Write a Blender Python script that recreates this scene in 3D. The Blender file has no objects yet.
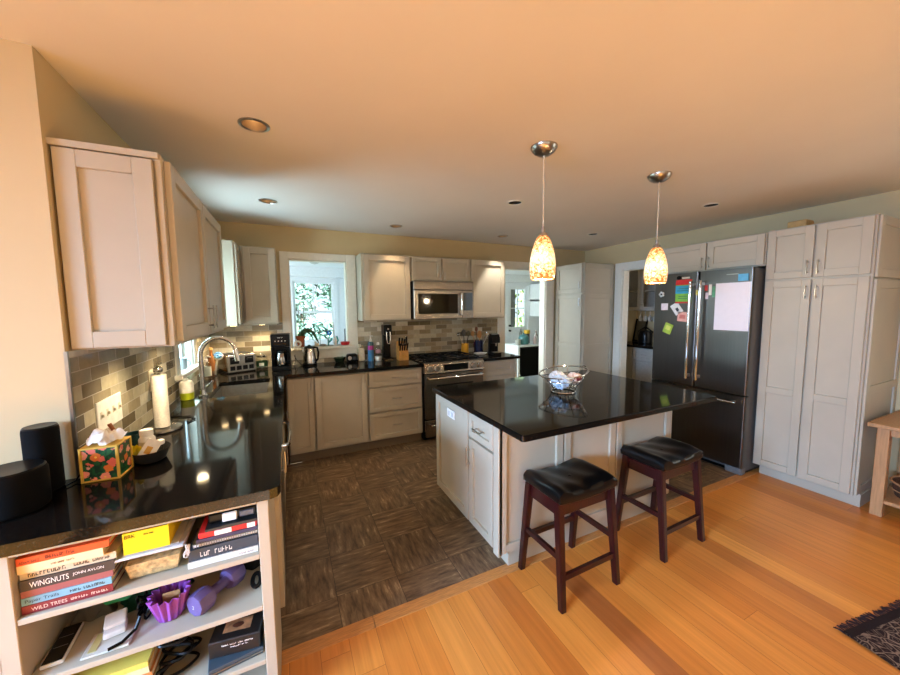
import bpy, bmesh, math, random
from mathutils import Vector, Matrix
random.seed(7)
PI = math.pi
SC = bpy.context.scene
COL = SC.collection

# ------------------------------------------------------------------ camera, world, sun, daylight, exposure
def make_camera():
    yaw, pitch, roll = math.radians(25.22), math.radians(4.972), math.radians(-0.557)
    fw = Vector((math.sin(yaw)*math.cos(pitch), math.cos(yaw)*math.cos(pitch), -math.sin(pitch)))
    rt = Vector((math.cos(yaw), -math.sin(yaw), 0)); up = rt.cross(fw)
    r2 = rt*math.cos(roll) + up*math.sin(roll); u2 = -rt*math.sin(roll) + up*math.cos(roll)
    cd = bpy.data.cameras.new('camera'); co = bpy.data.objects.new('camera', cd); COL.objects.link(co)
    m = Matrix((r2, u2, -fw)).transposed().to_4x4(); m.translation = Vector((0.739, -4.241, 1.539))
    co.matrix_world = m
    cd.sensor_width = 36.0; cd.lens = 344.744*36/900; cd.clip_start = 0.02; cd.clip_end = 200
    SC.camera = co
make_camera()
w = bpy.data.worlds.new('sky'); SC.world = w; w.use_nodes = True
bg = w.node_tree.nodes['Background']; bg.inputs[0].default_value = (0.72, 0.87, 1.0, 1); bg.inputs[1].default_value = 1.5
SC.view_settings.view_transform = 'Standard'; SC.view_settings.look = 'None'
SC.view_settings.gamma = 1.0; SC.view_settings.use_curve_mapping = False
SC.view_settings.exposure = 0.0
SC.cycles.use_denoising = True
SC.cycles.max_bounces = 10; SC.cycles.diffuse_bounces = 5; SC.cycles.transparent_max_bounces = 16
SC.cycles.sample_clamp_indirect = 6.0
SC.cycles.caustics_reflective = False; SC.cycles.caustics_refractive = False

def spline(P, n=6):
    P = [Vector(p) for p in P]; out = []
    for i in range(len(P)-1):
        a, b, c, d = P[max(i-1, 0)], P[i], P[i+1], P[min(i+2, len(P)-1)]
        for k in range(n):
            t = k/n; out.append(.5*((2*b)+(c-a)*t+(2*a-5*b+4*c-d)*t*t+(3*b-a-3*c+d)*t**3))
    return out+[P[-1]]
def sun(direction, strength, color, angle=0.6):
    l = bpy.data.lights.new('sun', 'SUN'); l.energy = strength; l.color = color; l.angle = math.radians(angle)
    o = bpy.data.objects.new('sun', l); COL.objects.link(o)
    o.rotation_euler = Vector(direction).to_track_quat('-Z', 'Y').to_euler()
def area(name, loc, direction, sx, sy, power, color, spread=180):
    l = bpy.data.lights.new(name, 'AREA'); l.shape = 'RECTANGLE'; l.size = sx; l.size_y = sy
    l.energy = power; l.color = color; l.spread = math.radians(spread)
    o = bpy.data.objects.new(name, l); COL.objects.link(o); o.location = loc
    d = Vector(direction); up = Vector((0, 0, 1)) if abs(d.normalized().z) < .95 else Vector((0, 1, 0))
    zx = -d.normalized(); xx = up.cross(zx).normalized(); yy = zx.cross(xx)
    o.rotation_euler = Matrix((xx, yy, zx)).transposed().to_euler()
    return o
# the sun comes through the windows behind the camera and lies on the wood floor
sun((-0.08, 0.75, -0.66), 58.0, (0.87, 1.07, 1.04))
# daylight through the windows behind the camera, the windows on the far left and the window over the sink; then added fills
area('daylight_rear', (0.3, -6.05, 1.5), (0.1, 1, -0.40), 4.4, 0.95, 9, (1.0, 0.88, 0.60), 125)
area('daylight_right', (5.24, -4.6, 1.35), (-1, 0.22, -0.06), 1.3, 1.4, 7, (1.0, 0.90, 0.70), 110)
area('daylight_far_left', (-3.9, -4.95, 2.35), (1, 0.30, -0.28), 2.8, 1.5, 380, (0.37, 0.61, 1.0), 80)
area('daylight_sink_window', (-0.14, -0.92, 1.56), (1, 0, 0), 0.40, 0.90, 31, (0.56, 0.84, 1.0))
area('daylight_sink_ground', (-0.34, -0.92, 1.12), (0.25, 0, 1), 0.80, 0.30, 12, (0.66, 0.95, 1.0))
area('fill_porch', (0.35, 1.1, 1.45), (1, 0, 0), 1.4, 1.2, 11, (0.80, 0.93, 1.0))  # unseen fill added at the left end to brighten the porch
area('fill_porch_partition', (2.0, 1.05, 1.45), (1, 0, 0), 1.4, 1.3, 70, (0.84, 0.95, 1.0))  # added fill; the partition has no window, brightens the porch past the doorway
area('fill_pantry_room', (6.0, -2.15, 1.5), (0, 1, 0), 0.9, 1.1, 9, (1.0, 0.95, 0.86))  # added fill lifting the dim pantry room, no window in that wall

# ------------------------------------------------------------------ materials
MATS = {}
def srgb(r, g, b):
    def f(c):
        c /= 255.0
        return c/12.92 if c <= .04045 else ((c+.055)/1.055)**2.4
    return (f(r), f(g), f(b), 1)
class N:
    def __init__(s, mat): s.nt = mat.node_tree; s.b = s.nt.nodes['Principled BSDF']
    def new(s, t, **k):
        n = s.nt.nodes.new(t)
        for a, v in k.items(): setattr(n, a, v)
        return n
    def link(s, a, b): s.nt.links.new(a, b)
    def math(s, op, a, b=None, c=None):
        n = s.new('ShaderNodeMath', operation=op)
        for i, v in enumerate((a, b, c)):
            if v is None: continue
            if isinstance(v, (int, float)): n.inputs[i].default_value = v
            else: s.link(v, n.inputs[i])
        return n.outputs[0]
    def comb(s, x, y, z=0.0):
        n = s.new('ShaderNodeCombineXYZ')
        for i, v in enumerate((x, y, z)):
            if isinstance(v, (int, float)): n.inputs[i].default_value = v
            else: s.link(v, n.inputs[i])
        return n.outputs[0]
    def ramp(s, fac, stops, interp='LINEAR'):
        n = s.new('ShaderNodeValToRGB'); n.color_ramp.interpolation = interp
        e = n.color_ramp.elements
        while len(e) < len(stops): e.new(1.0)
        for i, (p, c) in enumerate(stops): e[i].position = p; e[i].color = c
        s.link(fac, n.inputs[0]); return n.outputs[0]
    def mix(s, fac, a, b, blend='MIX'):
        n = s.new('ShaderNodeMix', data_type='RGBA', blend_type=blend)
        for i, v in ((0, fac), (6, a), (7, b)):
            if isinstance(v, (int, float)): n.inputs[i].default_value = v
            elif isinstance(v, tuple): n.inputs[i].default_value = v
            else: s.link(v, n.inputs[i])
        return n.outputs[2]
    def noise(s, vec, scale, detail=3, rough=.5):
        n = s.new('ShaderNodeTexNoise'); n.inputs['Scale'].default_value = scale; n.inputs['Detail'].default_value = detail
        n.inputs['Roughness'].default_value = rough
        if vec is not None: s.link(vec, n.inputs['Vector'])
        return n.outputs['Fac']
    def bump(s, h, strength=.2, dist=.01):
        n = s.new('ShaderNodeBump'); n.inputs['Strength'].default_value = strength; n.inputs['Distance'].default_value = dist
        s.link(h, n.inputs['Height']); s.link(n.outputs[0], s.b.inputs['Normal'])
    def pos(s):
        g = s.new('ShaderNodeNewGeometry'); x = s.new('ShaderNodeSeparateXYZ'); s.link(g.outputs['Position'], x.inputs[0])
        return x.outputs[0], x.outputs[1], x.outputs[2], g.outputs['Position']
    def obj(s):
        t = s.new('ShaderNodeTexCoord'); return t.outputs['Object']
def base(name):
    m = bpy.data.materials.new(name); m.use_nodes = True; MATS[name] = m; return m, N(m)
def mat(name, col, rough=.5, metal=0.0, var=.06, scale=30, bump=0.0, spec=.5, emit=None, es=0.0, coat=0.0, trans=0.0, stretch=None):
    if name in MATS: return MATS[name]
    m, n = base(name); c = srgb(*col)
    v = n.obj()
    if stretch:
        mp = n.new('ShaderNodeMapping'); mp.inputs['Scale'].default_value = stretch; n.link(v, mp.inputs[0]); v = mp.outputs[0]
    f = n.noise(v, scale)
    d = tuple(max(0, x*(1-var*2)) for x in c[:3])+(1,); l = tuple(min(1, x*(1+var)) for x in c[:3])+(1,)
    n.link(n.ramp(f, [(.3, d), (.7, l)]), n.b.inputs['Base Color'])
    n.b.inputs['Roughness'].default_value = rough; n.b.inputs['Metallic'].default_value = metal
    n.b.inputs['Specular IOR Level'].default_value = spec
    n.b.inputs['Coat Weight'].default_value = coat; n.b.inputs['Coat Roughness'].default_value = .08
    n.b.inputs['Transmission Weight'].default_value = trans
    if emit: n.b.inputs['Emission Color'].default_value = srgb(*emit); n.b.inputs['Emission Strength'].default_value = es
    if bump: n.bump(f, bump)
    return m
def thin_glass(name, tint=(1, 1, 1), refl=.06, rough=.02):
    if name in MATS: return MATS[name]
    m, n = base(name)
    t = n.new('ShaderNodeBsdfTransparent'); t.inputs[0].default_value = (*tint, 1)
    g = n.new('ShaderNodeBsdfGlossy'); g.inputs['Roughness'].default_value = rough
    fr = n.new('ShaderNodeLayerWeight'); fr.inputs['Blend'].default_value = .5
    f = n.math('ADD', n.math('MULTIPLY', n.math('POWER', fr.outputs['Facing'], 4.0), .5), refl*.5)
    mx = n.new('ShaderNodeMixShader'); n.link(f, mx.inputs[0]); n.link(t.outputs[0], mx.inputs[1]); n.link(g.outputs[0], mx.inputs[2])
    n.link(mx.outputs[0], m.node_tree.nodes['Material Output'].inputs[0]); return m
def mosaic(name, axis):
    if name in MATS: return MATS[name]
    m, n = base(name); x, y, z, p = n.pos()
    u = x if axis == 'x' else y
    H, W = .0565, .158
    v = n.math('DIVIDE', n.math('SUBTRACT', z, .916), H); row = n.math('FLOOR', v)
    sh = n.math('MULTIPLY', n.math('MODULO', n.math('ABSOLUTE', row), 2.0), .5)
    uu = n.math('ADD', n.math('DIVIDE', u, W), sh); colm = n.math('FLOOR', uu)
    wn = n.new('ShaderNodeTexWhiteNoise', noise_dimensions='2D'); n.link(n.comb(colm, row), wn.inputs['Vector'])
    cols = [(158,148,124),(190,180,154),(124,110,86),(172,160,134),(212,204,182),(140,132,114),(166,152,124),(110,98,76),(180,172,150),(150,136,108)]
    c = n.ramp(wn.outputs['Value'], [(i/len(cols), srgb(*k)) for i, k in enumerate(cols)], 'CONSTANT')
    st = n.noise(p, 40, 4); c = n.mix(.35, c, n.ramp(st, [(.3, (.55,.55,.55,1)), (.7, (1,1,1,1))]), 'MULTIPLY')
    fu = n.math('FRACT', uu); fv = n.math('FRACT', v)
    eu = n.math('MULTIPLY', n.math('MINIMUM', fu, n.math('SUBTRACT', 1.0, fu)), W)
    ev = n.math('MULTIPLY', n.math('MINIMUM', fv, n.math('SUBTRACT', 1.0, fv)), H)
    e = n.math('MINIMUM', eu, ev); tile = n.math('GREATER_THAN', e, .0018)
    n.link(n.mix(tile, srgb(170, 162, 148), c), n.b.inputs['Base Color'])
    n.link(n.math('SUBTRACT', .75, n.math('MULTIPLY', tile, n.math('ADD', .46, n.math('MULTIPLY', wn.outputs['Value'], .2)))), n.b.inputs['Roughness'])
    n.bump(tile, .25, .002); return m
def plank_floor():
    m, n = base('oak_plank_floor'); x, y, z, p = n.pos(); W = .126
    a = n.math('DIVIDE', n.math('SUBTRACT', x, .931), W); i = n.math('FLOOR', a)
    w1 = n.new('ShaderNodeTexWhiteNoise', noise_dimensions='1D'); n.link(i, w1.inputs['W'])
    b = n.math('ADD', n.math('DIVIDE', y, 2.3), n.math('MULTIPLY', w1.outputs['Value'], 7.3)); j = n.math('FLOOR', b)
    w2 = n.new('ShaderNodeTexWhiteNoise', noise_dimensions='2D'); n.link(n.comb(i, j), w2.inputs['Vector'])
    c = n.ramp(w2.outputs['Value'], [(0, srgb(152,84,40)), (.07, srgb(188,114,50)), (.3, srgb(222,144,62)), (.6, srgb(208,128,52)), (.82, srgb(230,156,72)), (1, srgb(194,114,46))])
    gv = n.comb(n.math('MULTIPLY', x, 42), n.math('ADD', n.math('MULTIPLY', y, 1.6), n.math('MULTIPLY', w2.outputs['Value'], 40)), 0)
    g = n.noise(gv, 1.0, 5, .6)
    c = n.mix(.55, c, n.ramp(g, [(.3, (.62,.55,.48,1)), (.65, (1,1,1,1))]), 'MULTIPLY')
    fa = n.math('FRACT', a); ea = n.math('MULTIPLY', n.math('MINIMUM', fa, n.math('SUBTRACT', 1.0, fa)), W)
    fb = n.math('FRACT', b); eb = n.math('MULTIPLY', n.math('MINIMUM', fb, n.math('SUBTRACT', 1.0, fb)), 2.3)
    gap = n.math('LESS_THAN', n.math('MINIMUM', ea, eb), .0009)
    n.link(n.mix(gap, c, srgb(146, 86, 34)), n.b.inputs['Base Color'])
    n.b.inputs['Roughness'].default_value = .32; n.b.inputs['Specular IOR Level'].default_value = .4
    n.bump(g, .04, .002); return m
def slate_floor():
    m, n = base('brown_basketweave_tile'); x, y, z, p = n.pos(); S = .33
    a = n.math('DIVIDE', n.math('SUBTRACT', x, .583), S); b = n.math('DIVIDE', n.math('ADD', y, 2.09), S)
    i = n.math('FLOOR', a); j = n.math('FLOOR', b)
    par = n.math('MODULO', n.math('ABSOLUTE', n.math('ADD', i, j)), 2.0)
    wn = n.new('ShaderNodeTexWhiteNoise', noise_dimensions='2D'); n.link(n.comb(i, j), wn.inputs['Vector'])
    off = n.math('MULTIPLY', wn.outputs['Value'], 30)
    def gr(sx, sy): return n.noise(n.comb(n.math('MULTIPLY', x, sx), n.math('ADD', n.math('MULTIPLY', y, sy), off), 0), 1.0, 7, .68)
    ga, gb = gr(34, 6), gr(6, 34)
    g = n.math('ADD', n.math('MULTIPLY', ga, par), n.math('MULTIPLY', gb, n.math('SUBTRACT', 1.0, par)))
    c = n.ramp(g, [(.30, srgb(62,48,36)), (.45, srgb(106,84,62)), (.58, srgb(136,112,84)), (.70, srgb(196,172,136))])
    c = n.mix(n.math('MULTIPLY', wn.outputs['Value'], .25), c, srgb(60, 50, 42))
    fa = n.math('FRACT', a); fb = n.math('FRACT', b)
    e = n.math('MINIMUM', n.math('MINIMUM', fa, n.math('SUBTRACT', 1.0, fa)), n.math('MINIMUM', fb, n.math('SUBTRACT', 1.0, fb)))
    c = n.mix(n.math('LESS_THAN', e, .004), c, srgb(52, 44, 36))
    n.link(c, n.b.inputs['Base Color']); n.b.inputs['Roughness'].default_value = .42; n.b.inputs['Specular IOR Level'].default_value = .35
    n.bump(g, .08, .003); return m
def granite():
    m, n = base('black_granite'); o = n.obj()
    f1 = n.noise(o, 130, 3); f2 = n.noise(o, 9, 4)
    c = n.ramp(f1, [(.4, srgb(15,13,11)), (.62, srgb(25,21,18)), (.80, srgb(58,52,44))])
    c = n.mix(.5, c, n.ramp(f2, [(.35, (.6,.58,.55,1)), (.7, (1,1,1,1))]), 'MULTIPLY')
    n.link(c, n.b.inputs['Base Color']); n.b.inputs['Roughness'].default_value = .07
    n.b.inputs['Specular IOR Level'].default_value = .2
    return m
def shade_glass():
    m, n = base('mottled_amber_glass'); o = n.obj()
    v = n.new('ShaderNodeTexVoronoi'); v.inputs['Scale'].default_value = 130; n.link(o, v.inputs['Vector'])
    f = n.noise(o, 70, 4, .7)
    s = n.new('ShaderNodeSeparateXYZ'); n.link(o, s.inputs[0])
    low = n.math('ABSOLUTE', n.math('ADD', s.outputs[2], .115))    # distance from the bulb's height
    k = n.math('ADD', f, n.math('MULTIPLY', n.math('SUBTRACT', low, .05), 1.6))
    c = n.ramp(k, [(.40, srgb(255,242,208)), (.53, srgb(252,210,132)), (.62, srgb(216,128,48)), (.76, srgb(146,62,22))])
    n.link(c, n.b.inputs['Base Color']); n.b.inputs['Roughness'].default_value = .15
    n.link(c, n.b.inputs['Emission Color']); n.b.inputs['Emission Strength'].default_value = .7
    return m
def floral():
    m, n = base('floral_print'); o = n.obj()
    v = n.new('ShaderNodeTexVoronoi'); v.inputs['Scale'].default_value = 30; n.link(o, v.inputs['Vector'])
    d = v.outputs['Distance']; ns = n.noise(o, 95, 2)
    d2 = n.math('ADD', d, n.math('MULTIPLY', n.math('SUBTRACT', ns, .5), .5))
    sp = n.new('ShaderNodeSeparateColor'); n.link(v.outputs['Color'], sp.inputs[0])
    petal = n.ramp(sp.outputs[0], [(0, srgb(232,112,96)), (.35, srgb(240,150,130)), (.6, srgb(226,120,50)), (.8, srgb(236,170,150))], 'CONSTANT')
    leaf = n.ramp(n.noise(o, 60, 2), [(.45, srgb(12,52,32)), (.55, srgb(26,92,48))])
    c = n.mix(n.math('LESS_THAN', d2, .46), leaf, petal)
    c = n.mix(n.math('LESS_THAN', d, .12), c, srgb(250, 210, 90))
    n.link(c, n.b.inputs['Base Color']); n.b.inputs['Roughness'].default_value = .4; return m
def rug_mat():
    m, n = base('patterned_rug'); o = n.obj()
    f = n.noise(o, 26, 3, .6); v = n.new('ShaderNodeTexVoronoi', feature='DISTANCE_TO_EDGE'); v.inputs['Scale'].default_value = 24; n.link(o, v.inputs['Vector'])
    k = n.math('ADD', v.outputs['Distance'], n.math('MULTIPLY', f, .35))
    c = n.ramp(k, [(.20, srgb(172,146,126)), (.26, srgb(58,34,34)), (.36, srgb(40,22,24)), (.41, srgb(150,122,106)), (.46, srgb(44,26,28))])
    n.link(c, n.b.inputs['Base Color']); n.b.inputs['Roughness'].default_value = .95; n.bump(f, .6, .01); return m
def steel(name, col, rough, axis_scale=(2, 2, 260)):
    m, n = base(name); mp = n.new('ShaderNodeMapping'); mp.inputs['Scale'].default_value = axis_scale
    n.link(n.obj(), mp.inputs[0]); f = n.noise(mp.outputs[0], 1.0, 3)
    c = srgb(*col); n.link(n.ramp(f, [(.3, tuple(x*.88 for x in c[:3])+(1,)), (.7, c)]), n.b.inputs['Base Color'])
    n.b.inputs['Metallic'].default_value = 1.0; n.b.inputs['Roughness'].default_value = rough
    n.b.inputs['Anisotropic'].default_value = .4
    return m

CAB = mat('greige_cabinet_paint', (178, 168, 148), .42, var=.02, scale=6)
CABIN = mat('cabinet_interior', (164, 152, 132), .5, var=.03)
TRIMM = mat('white_trim_paint', (226, 222, 208), .45, var=.02)
PORCHW = mat('porch_white_paint', (232, 238, 240), .5, var=.02)
WALL = mat('pale_yellow_wall_paint', (198, 178, 136), .7, var=.02, scale=3)
CEIL = mat('ceiling_paint', (226, 220, 212), .8, var=.01, scale=3)
GRAN = granite(); STEEL = steel('brushed_stainless', (148, 140, 130), .27); DSTEEL = steel('dark_stainless', (106, 101, 96), .28, (260, 260, 2))
NICK = mat('satin_nickel', (182, 175, 165), .28, 1.0); CHROME = mat('chrome', (214, 214, 212), .1, 1.0, var=.02)
BLACK = mat('black_plastic', (10, 10, 11), .28, spec=.15); BLACKM = mat('matte_black', (13, 13, 14), .7, spec=.25); BGLASS = mat('black_glass', (10, 10, 11), .06)
WHITE = mat('white_plastic', (232, 230, 224), .4); CREAM = mat('cream_plastic', (222, 208, 178), .45)
PAPER = mat('white_paper', (238, 234, 226), .85); RED = mat('red_plastic', (188, 26, 38), .4)
MAHOG = mat('mahogany_stain', (46, 11, 12), .28, var=.25, scale=22, coat=.12, stretch=(6, 6, .8))
LEATH = mat('black_leather', (10, 9, 9), .28, bump=.05, scale=160, spec=.3)
TABLEW = mat('pale_table_wood', (182, 136, 90), .5, var=.10, scale=9, stretch=(9, 9, .8))
WOODL = mat('light_wood', (206, 158, 96), .5, var=.12, scale=24)
GLASS = thin_glass('window_glass'); CLEAR = thin_glass('clear_container', (.93, .93, .92), .10, .08); JARG = thin_glass('jar_glass', (.9, .93, .92), .14)
TILE_X = mosaic('mosaic_tile_back', 'x'); TILE_Y = mosaic('mosaic_tile_left', 'y')
WOODF = plank_floor(); SLATE = slate_floor()

# ------------------------------------------------------------------ mesh builder
ROOT = {}
class MB:
    def __init__(s): s.bm = bmesh.new()
    def box(s, x0, x1, y0, y1, z0, z1, b=0.0, seg=1, rz=0.0, M=None):
        r = bmesh.ops.create_cube(s.bm, size=1.0); vs = r['verts']
        c = Vector(((x0+x1)/2, (y0+y1)/2, (z0+z1)/2)); d = Vector((abs(x1-x0), abs(y1-y0), abs(z1-z0)))
        for v in vs: v.co = Vector((v.co.x*d.x, v.co.y*d.y, v.co.z*d.z))
        if b > 0:
            es = list({e for v in vs for e in v.link_edges})
            r2 = bmesh.ops.bevel(s.bm, geom=es, offset=min(b, min(d)*.45), segments=seg, affect='EDGES', profile=.5)
            vs = list({v for f in r2['faces'] for v in f.verts} | {v for v in vs if v.is_valid})
        R = Matrix.Rotation(rz, 4, 'Z')
        for v in vs:
            v.co = (R @ v.co) + c
            if M is not None: v.co = M @ v.co
        return s
    def lathe(s, prof, c=(0, 0, 0), seg=28, M=None, cap=True):
        rings = []
        T = Matrix.Translation(Vector(c)) @ (M if M is not None else Matrix())
        for r, z in prof:
            if r < 1e-6: rings.append([s.bm.verts.new(T @ Vector((0, 0, z)))])
            else: rings.append([s.bm.verts.new(T @ Vector((r*math.cos(2*PI*k/seg), r*math.sin(2*PI*k/seg), z))) for k in range(seg)])
        for a, b in zip(rings, rings[1:]):
            if len(a) == 1 and len(b) == 1: continue
            for k in range(seg):
                k2 = (k+1) % seg
                if len(a) == 1: s.bm.faces.new((a[0], b[k2], b[k]))
                elif len(b) == 1: s.bm.faces.new((a[k], a[k2], b[0]))
                else: s.bm.faces.new((a[k], a[k2], b[k2], b[k]))
        if cap:
            if len(rings[0]) > 1: s.bm.faces.new(rings[0][::-1])
            if len(rings[-1]) > 1: s.bm.faces.new(rings[-1])
        return s
    def cyl(s, c, r, h, axis='z', seg=24, b=0.0):
        M = {'z': Matrix(), 'x': Matrix.Rotation(PI/2, 4, 'Y'), 'y': Matrix.Rotation(-PI/2, 4, 'X')}[axis]
        if b: return s.lathe([(r-b, 0), (r, b), (r, h-b), (r-b, h)], c, seg, M)
        return s.lathe([(r, 0), (r, h)], c, seg, M)
    def tube(s, pts, r, seg=10, closed=False, rad=None):
        pts = [Vector(p) for p in pts]; n = len(pts); rings = []; prev = None
        for i, p in enumerate(pts):
            if closed: t = pts[(i+1) % n]-pts[i-1]
            else: t = pts[min(i+1, n-1)]-pts[max(i-1, 0)]
            t.normalize()
            if prev is None:
                a = Vector((0, 0, 1)) if abs(t.z) < .9 else Vector((1, 0, 0))
                u = t.cross(a).normalized()
            else: u = (prev - t*prev.dot(t)).normalized()
            prev = u; v = t.cross(u); rr = rad[i] if rad else r
            rings.append([s.bm.verts.new(p + (u*math.cos(2*PI*k/seg)+v*math.sin(2*PI*k/seg))*rr) for k in range(seg)])
        m = n if closed else n-1
        for i in range(m):
            a, b = rings[i], rings[(i+1) % n]
            for k in range(seg): s.bm.faces.new((a[k], a[(k+1) % seg], b[(k+1) % seg], b[k]))
        if not closed: s.bm.faces.new(rings[0][::-1]); s.bm.faces.new(rings[-1])
        return s
    def prism(s, poly, axis, a0, a1):
        def P(u, v, a): return Vector({'z': (u, v, a), 'y': (u, a, v), 'x': (a, u, v)}[axis])
        lo = [s.bm.verts.new(P(u, v, a0)) for u, v in poly]; hi = [s.bm.verts.new(P(u, v, a1)) for u, v in poly]
        n = len(poly)
        for i in range(n): s.bm.faces.new((lo[i], lo[(i+1) % n], hi[(i+1) % n], hi[i]))
        s.bm.faces.new(lo[::-1]); s.bm.faces.new(hi); return s
    def hull8(s, lo, hi):            # a block between two quads
        a = [s.bm.verts.new(Vector(p)) for p in lo]; b = [s.bm.verts.new(Vector(p)) for p in hi]
        for i in range(4): s.bm.faces.new((a[i], a[(i+1) % 4], b[(i+1) % 4], b[i]))
        s.bm.faces.new(a[::-1]); s.bm.faces.new(b); return s
    def grid(s, nu, nv, fn, thick=0.0):
        V = [[s.bm.verts.new(Vector(fn(i/nu, j/nv))) for j in range(nv+1)] for i in range(nu+1)]
        for i in range(nu):
            for j in range(nv): s.bm.faces.new((V[i][j], V[i+1][j], V[i+1][j+1], V[i][j+1]))
        if thick: bmesh.ops.solidify(s.bm, geom=list(s.bm.faces), thickness=thick)
        return s
    def ball(s, c, r, sc=(1, 1, 1), sub=2, jit=0.0, rnd=None):
        rr = bmesh.ops.create_icosphere(s.bm, subdivisions=sub, radius=r)
        for v in rr['verts']:
            k = 1 + (rnd.uniform(-jit, jit) if rnd else 0)
            v.co = Vector((v.co.x*sc[0]*k, v.co.y*sc[1]*k, v.co.z*sc[2]*k)) + Vector(c)
        return s
    def build(s, name, mat, parent=None, world=True, smooth=True, angle=.6):
        bmesh.ops.recalc_face_normals(s.bm, faces=list(s.bm.faces))
        me = bpy.data.meshes.new(name)
        if parent is not None and world and parent in ROOT:
            inv = ROOT[parent].inverted()
            for v in s.bm.verts: v.co = inv @ v.co
        s.bm.to_mesh(me); s.bm.free()
        if smooth:
            for p in me.polygons: p.use_smooth = True
            me.set_sharp_from_angle(angle=angle)
        me.materials.append(mat)
        o = bpy.data.objects.new(name, me); COL.objects.link(o)
        if smooth:
            wm = o.modifiers.new('weighted_normals', 'WEIGHTED_NORMAL'); wm.keep_sharp = True
        if parent is not None:
            o.parent = parent
            if parent in ROOT: ROOT[o] = ROOT[parent]
        return o
def tag(o, label, cat, group=None):
    o['label'] = label; o['category'] = cat
    if group: o['group'] = group
    return o
def thing(name, label, cat, loc=(0, 0, 0), rz=0.0, group=None):
    o = bpy.data.objects.new(name, None); COL.objects.link(o); o.location = loc; o.rotation_euler = (0, 0, rz)
    o.empty_display_size = .05
    ROOT[o] = Matrix.Translation(Vector(loc)) @ Matrix.Rotation(rz, 4, 'Z')
    return tag(o, label, cat, group)
def solo(mb, name, mat, label, cat, group=None, origin=None, **k):     # a thing that is one mesh
    if origin is not None:
        for v in mb.bm.verts: v.co -= Vector(origin)
    o = mb.build(name, mat, None, **k)
    if origin is not None: o.location = origin
    return tag(o, label, cat, group)
def struct(mb, name, mat, parent=None, **k):
    o = mb.build(name, mat, parent, **k)
    if parent is None: o['kind'] = 'structure'
    return o
def dup(root, loc, rz, label, group=None):
    def cp(o, parent):
        c = o.copy(); COL.objects.link(c)
        if parent is not None: c.parent = parent
        for ch in [k for k in bpy.data.objects if k.parent == o and k is not c]: cp(ch, c)
        return c
    r = cp(root, None); r.location = loc; r.rotation_euler = (0, 0, rz); r['label'] = label
    if group: r['group'] = group
    return r
def letters(text, parent, mat, w, h, M, name='lettering', depth=.0006, maxw=True):
    if text.startswith('#'):                     # print too small to read in the photo: rows of letter-sized strokes
        rr = random.Random(len(text)*7+int(w*1e4)); n = len(text); mb = MB(); p = w/n
        for k in range(n):
            if text[k] == ' ': continue
            x = k*p; hh = h*rr.uniform(.75, 1.0); t = p*.2
            mb.box(x, x+t, 0, hh, 0, depth)
            mb.box(x+t, x+p*.62, *rr.choice(((0, h*.2), (hh-h*.2, hh), (hh*.4, hh*.6))), 0, depth)
            if rr.random() < .6: mb.box(x+p*.62, x+p*.62+t, 0, hh*rr.choice((.5, 1.0)), 0, depth)
        for v in mb.bm.verts: v.co = M @ v.co
        return mb.build(name, mat, parent, smooth=False)
    cu = bpy.data.curves.new('t', 'FONT'); cu.body = text; cu.size = 1.0; cu.extrude = 0.0
    ob = bpy.data.objects.new('t', cu); me = bpy.data.meshes.new_from_object(ob); bpy.data.objects.remove(ob)
    xs = [v.co.x for v in me.vertices]; ys = [v.co.y for v in me.vertices]
    if not xs: return None
    x0, x1, y0, y1 = min(xs), max(xs), min(ys), max(ys)
    bm = bmesh.new(); bm.from_mesh(me); bpy.data.meshes.remove(me)
    for v in bm.verts: v.co = M @ Vector(((v.co.x-x0)/(x1-x0)*w, (v.co.y-y0)/max(y1-y0, 1e-6)*h, depth))
    b = MB(); b.bm.free(); b.bm = bm
    me2 = bpy.data.meshes.new(name); bm.to_mesh(me2); bm.free(); me2.materials.append(mat)
    o = bpy.data.objects.new(name, me2); COL.objects.link(o); o.parent = parent
    if parent in ROOT: me2.transform(ROOT[parent].inverted())
    return o
def faceM(facing, x, y, z):          # frame on a face: local x to the viewer's right, local y up, local z outward
    if facing == '-y': A = (Vector((1, 0, 0)), Vector((0, 0, 1)), Vector((0, -1, 0)))
    elif facing == '+x': A = (Vector((0, 1, 0)), Vector((0, 0, 1)), Vector((1, 0, 0)))
    elif facing == '-x': A = (Vector((0, -1, 0)), Vector((0, 0, 1)), Vector((-1, 0, 0)))
    else: A = (Vector((1, 0, 0)), Vector((0, 1, 0)), Vector((0, 0, 1)))
    m = Matrix(A).transposed().to_4x4(); m.translation = Vector((x, y, z)); return m

# ------------------------------------------------------------------ cabinetry
def fbox(mb, facing, f, u0, u1, z0, z1, d0, d1, b=.0):   # u along the face, d outward from plane f
    if facing == '-y': mb.box(u0, u1, f-d1, f-d0, z0, z1, b)
    elif facing == '+x': mb.box(f+d0, f+d1, u0, u1, z0, z1, b)
    else: mb.box(f-d1, f-d0, u0, u1, z0, z1, b)
def shaker(mb, facing, f, u0, u1, z0, z1, fr=.06, mid=None, t=.023):
    g = .005; u0 += g; u1 -= g; z0 += g; z1 -= g
    fbox(mb, facing, f, u0, u0+fr, z0, z1, 0, t, .002); fbox(mb, facing, f, u1-fr, u1, z0, z1, 0, t, .002)
    fbox(mb, facing, f, u0+fr, u1-fr, z0, z0+fr, 0, t, .002); fbox(mb, facing, f, u0+fr, u1-fr, z1-fr, z1, 0, t, .002)
    if mid is not None: fbox(mb, facing, f, u0+fr, u1-fr, mid-fr/2, mid+fr/2, 0, t, .002)
    fbox(mb, facing, f, u0+fr-.004, u1-fr+.004, z0+fr-.004, z1-fr+.004, 0, t*.35)
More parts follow.
